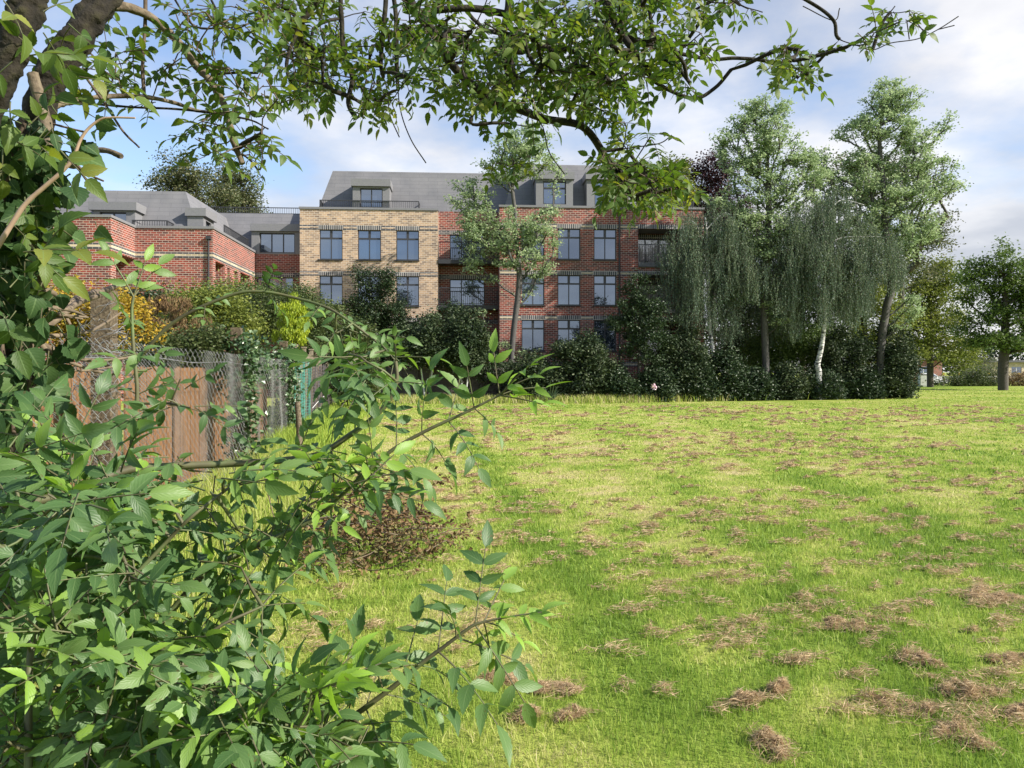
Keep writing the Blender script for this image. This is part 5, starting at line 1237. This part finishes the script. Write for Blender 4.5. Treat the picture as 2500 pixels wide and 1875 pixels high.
# ------------------------------------------------------------------ elder shrub filling the lower left foreground
shr = thing('elder_shrub', 'leafy green elder shrub spreading across the lower left foreground', 'shrub', P(120,1875,1.9)*np.array([1,1,0]))
gd = lambda px, d: P(px, 1300, d)*np.array([1,1,0])
stems_px = [
    ([(70,1875,1.35),(70,1730,1.38),(75,1590,1.42),(98,1488,1.45),(154,1380,1.5),(180,1290,1.5)], .0075, .004),
    ([(-60,1250,1.8),(150,1210,1.9),(300,1150,2.0),(420,1138,2.05),(560,1132,2.1),(690,1124,2.1),(780,1108,2.1),(850,1065,2.1),(905,1025,2.1),(945,985,2.1),(968,930,2.1),(966,882,2.1)], .013, .005),
    ([(250,1760,1.8),(330,1600,1.85),(420,1490,1.9),(507,1394,1.9),(600,1345,1.95),(700,1300,1.95),(785,1254,1.95),(870,1175,1.95),(952,1103,1.95),(1042,1051,1.95),(1118,1016,1.95),(1180,985,1.95),(1220,965,1.95)], .010, .0028),
    ([(330,1990,1.55),(560,1900,1.6),(680,1830,1.65),(795,1776,1.65),(853,1754,1.65),(962,1675,1.65),(1027,1621,1.65),(1081,1581,1.65),(1150,1530,1.65),(1182,1518,1.65)], .009, .003),
    ([(300,1320,2.2),(325,1050,2.2),(335,960,2.2),(326,850,2.2),(322,760,2.2),(326,725,2.2)], .007, .004),
    ([(320,900,2.4),(420,790,2.4),(560,722,2.4),(640,712,2.4),(720,727,2.4),(800,752,2.35),(860,790,2.3),(920,835,2.3),(965,872,2.25)], .006, .0035),
    ([(150,1700,1.5),(250,1500,1.55),(400,1330,1.6),(470,1260,1.6),(560,1190,1.65)], .006, .003),
    ([(200,1990,1.5),(330,1760,1.55),(400,1650,1.6),(520,1540,1.6),(640,1480,1.65)], .006, .003)]
slines = [smooth(px3(q), 6) for q, a, b in stems_px]
ebank = LeafBank(17, .077, (2, 2, 3), 24, .40); yb_ = LeafBank(18, .06, (2, 2), 8, .34)
def dress(mb, L, step, scale, tone, t0=.0, t1=1., bank=ebank, plen=.0):
    seg = np.r_[0, np.cumsum(np.linalg.norm(np.diff(L, axis=0), axis=1))]; tot = seg[-1]; k = 0
    for s_ in np.arange(tot*t0, tot*t1, step):
        p = np.array([np.interp(s_, seg, L[:,i]) for i in range(3)]); q = np.array([np.interp(min(tot, s_+.02), seg, L[:,i]) for i in range(3)])
        q2 = np.array([np.interp(max(0, s_-.02), seg, L[:,i]) for i in range(3)]); tw = q-q2; tw /= np.linalg.norm(tw)+1e-9
        a = np.cross(tw, [0, -.5, .85]); a /= np.linalg.norm(a); b = np.cross(tw, a); ph = k*math.pi/2+rng.normal(0, .3); k += 1
        for sg in (1, -1):
            out = (a*math.cos(ph)+b*math.sin(ph))*sg
            dv = out+tw*rng.uniform(.3, .8)+np.array([0, 0, rng.uniform(-.35, .15)])
            tc = CAMP-p; tc /= np.linalg.norm(tc)
            bank.place(mb, rng, p, dv, np.array([.25, 0, .75])+tc*.35+rng.normal(0, .22, 3), scale*rng.uniform(.8, 1.15), rng.uniform(*tone), 1)
def tipburst(mb, p, dv, n, scale, tone):
    for k in range(n):
        ebb = yb_; v = dv/np.linalg.norm(dv)+rng.normal(0, .55, 3)
        ebb.place(mb, rng, p, v, np.array([0, -.3, .8])+rng.normal(0, .3, 3), scale*rng.uniform(.6, 1.1), rng.uniform(*tone), 1, .05)
cfg = [(.15,.95,(.1,.5),.1,1),(.18,.6,(.1,.6),.5,1),(.075,.78,(.1,.55),.42,.97),(.05,.95,(.05,.5),.25,.98),(.2,.6,(.2,.6),.6,1),(.2,.58,(.2,.65),.3,1),(.2,.75,(.1,.5),.35,1),(.15,.85,(.1,.5),.3,1)]
for k, ((q, a, b), L, (st, scl, tn, t0, t1)) in enumerate(zip(stems_px, slines, cfg)):
    mb = MB(); mb.tube(L, np.linspace(a, b, len(L)), 7); so_ = put(mb.build('stem', M['stem']), shr)
    lb = MB(); dress(lb, L, st, scl, tn, t0, t1)
    tipburst(lb, L[-1], L[-1]-L[-4], 5 if k in (2, 3, 0) else 3, 1.0, (.8, 1) if k in (2, 3, 0) else (.45, .8))
    f = lb.build('foliage', [M['elder'], M['stem']]); f.data.transform(__import__('mathutils').Matrix.Translation(-shr.location)); f.parent = so_
FP = [([(-60,1260),(160,1210),(300,1230),(350,1290),(390,1420),(340,1560),(560,1650),(760,1740),(880,1910),(-60,1910)], 185, 1.25, 2.0),
      ([(-60,1000),(60,980),(200,1040),(300,1120),(340,1250),(160,1300),(-60,1320)], 34, 1.5, 2.1),
      ([(330,1100),(560,1130),(760,1180),(830,1270),(640,1390),(480,1310),(380,1200)], 11, 1.6, 2.3),
      ([(420,1400),(640,1330),(740,1340),(700,1500),(560,1600),(420,1560)], 8, 1.6, 2.1),
      ([(400,1700),(600,1640),(760,1690),(940,1800),(900,1910),(400,1910)], 42, 1.25, 1.7),
      ([(330,880),(420,800),(480,900),(500,1020),(430,1100),(350,1000)], 6, 2.0, 2.5),
      ([(820,880),(900,800),(1000,890),(1000,1010),(880,1070),(820,1000)], 9, 1.9, 2.3),
      ([(780,770),(840,770),(880,810),(820,820)], 3, 2.2, 2.6),
      ([(720,1130),(880,1090),(940,1130),(860,1240),(760,1280)], 8, 1.8, 2.1)]
for p, n, a, b in FP:
    att = poly_points(rng, p, n, a, b)
    nodes, par, tips = grow(rng, slines, att, .09, .0, .03, .08, climb=.2)
    n0 = sum(len(l) for l in slines); mb = MB()
    i = np.arange(n0, len(nodes))
    for t in tips:                                                  # each shoot from where it leaves a stem to its tip
        ch = [t]
        while ch[-1] >= n0 and par[ch[-1]] >= 0: ch.append(par[ch[-1]])
        mb.tube(nodes[ch[::-1]], np.linspace(.0042, .002, len(ch)), 5, mi=1, cap=False)
    leafout(mb, rng, ebank, nodes, par, tips, 2, .8, (.0, .65), .7, .65, .6, .2, .24)
    for t in tips:
        if rng.uniform() < .12: tipburst(mb, nodes[t], np.array([.2, -.1, .6]), 3, 1., (.7, 1))
    put(mb.build('foliage', [M['elder'], M['stem']]), shr)
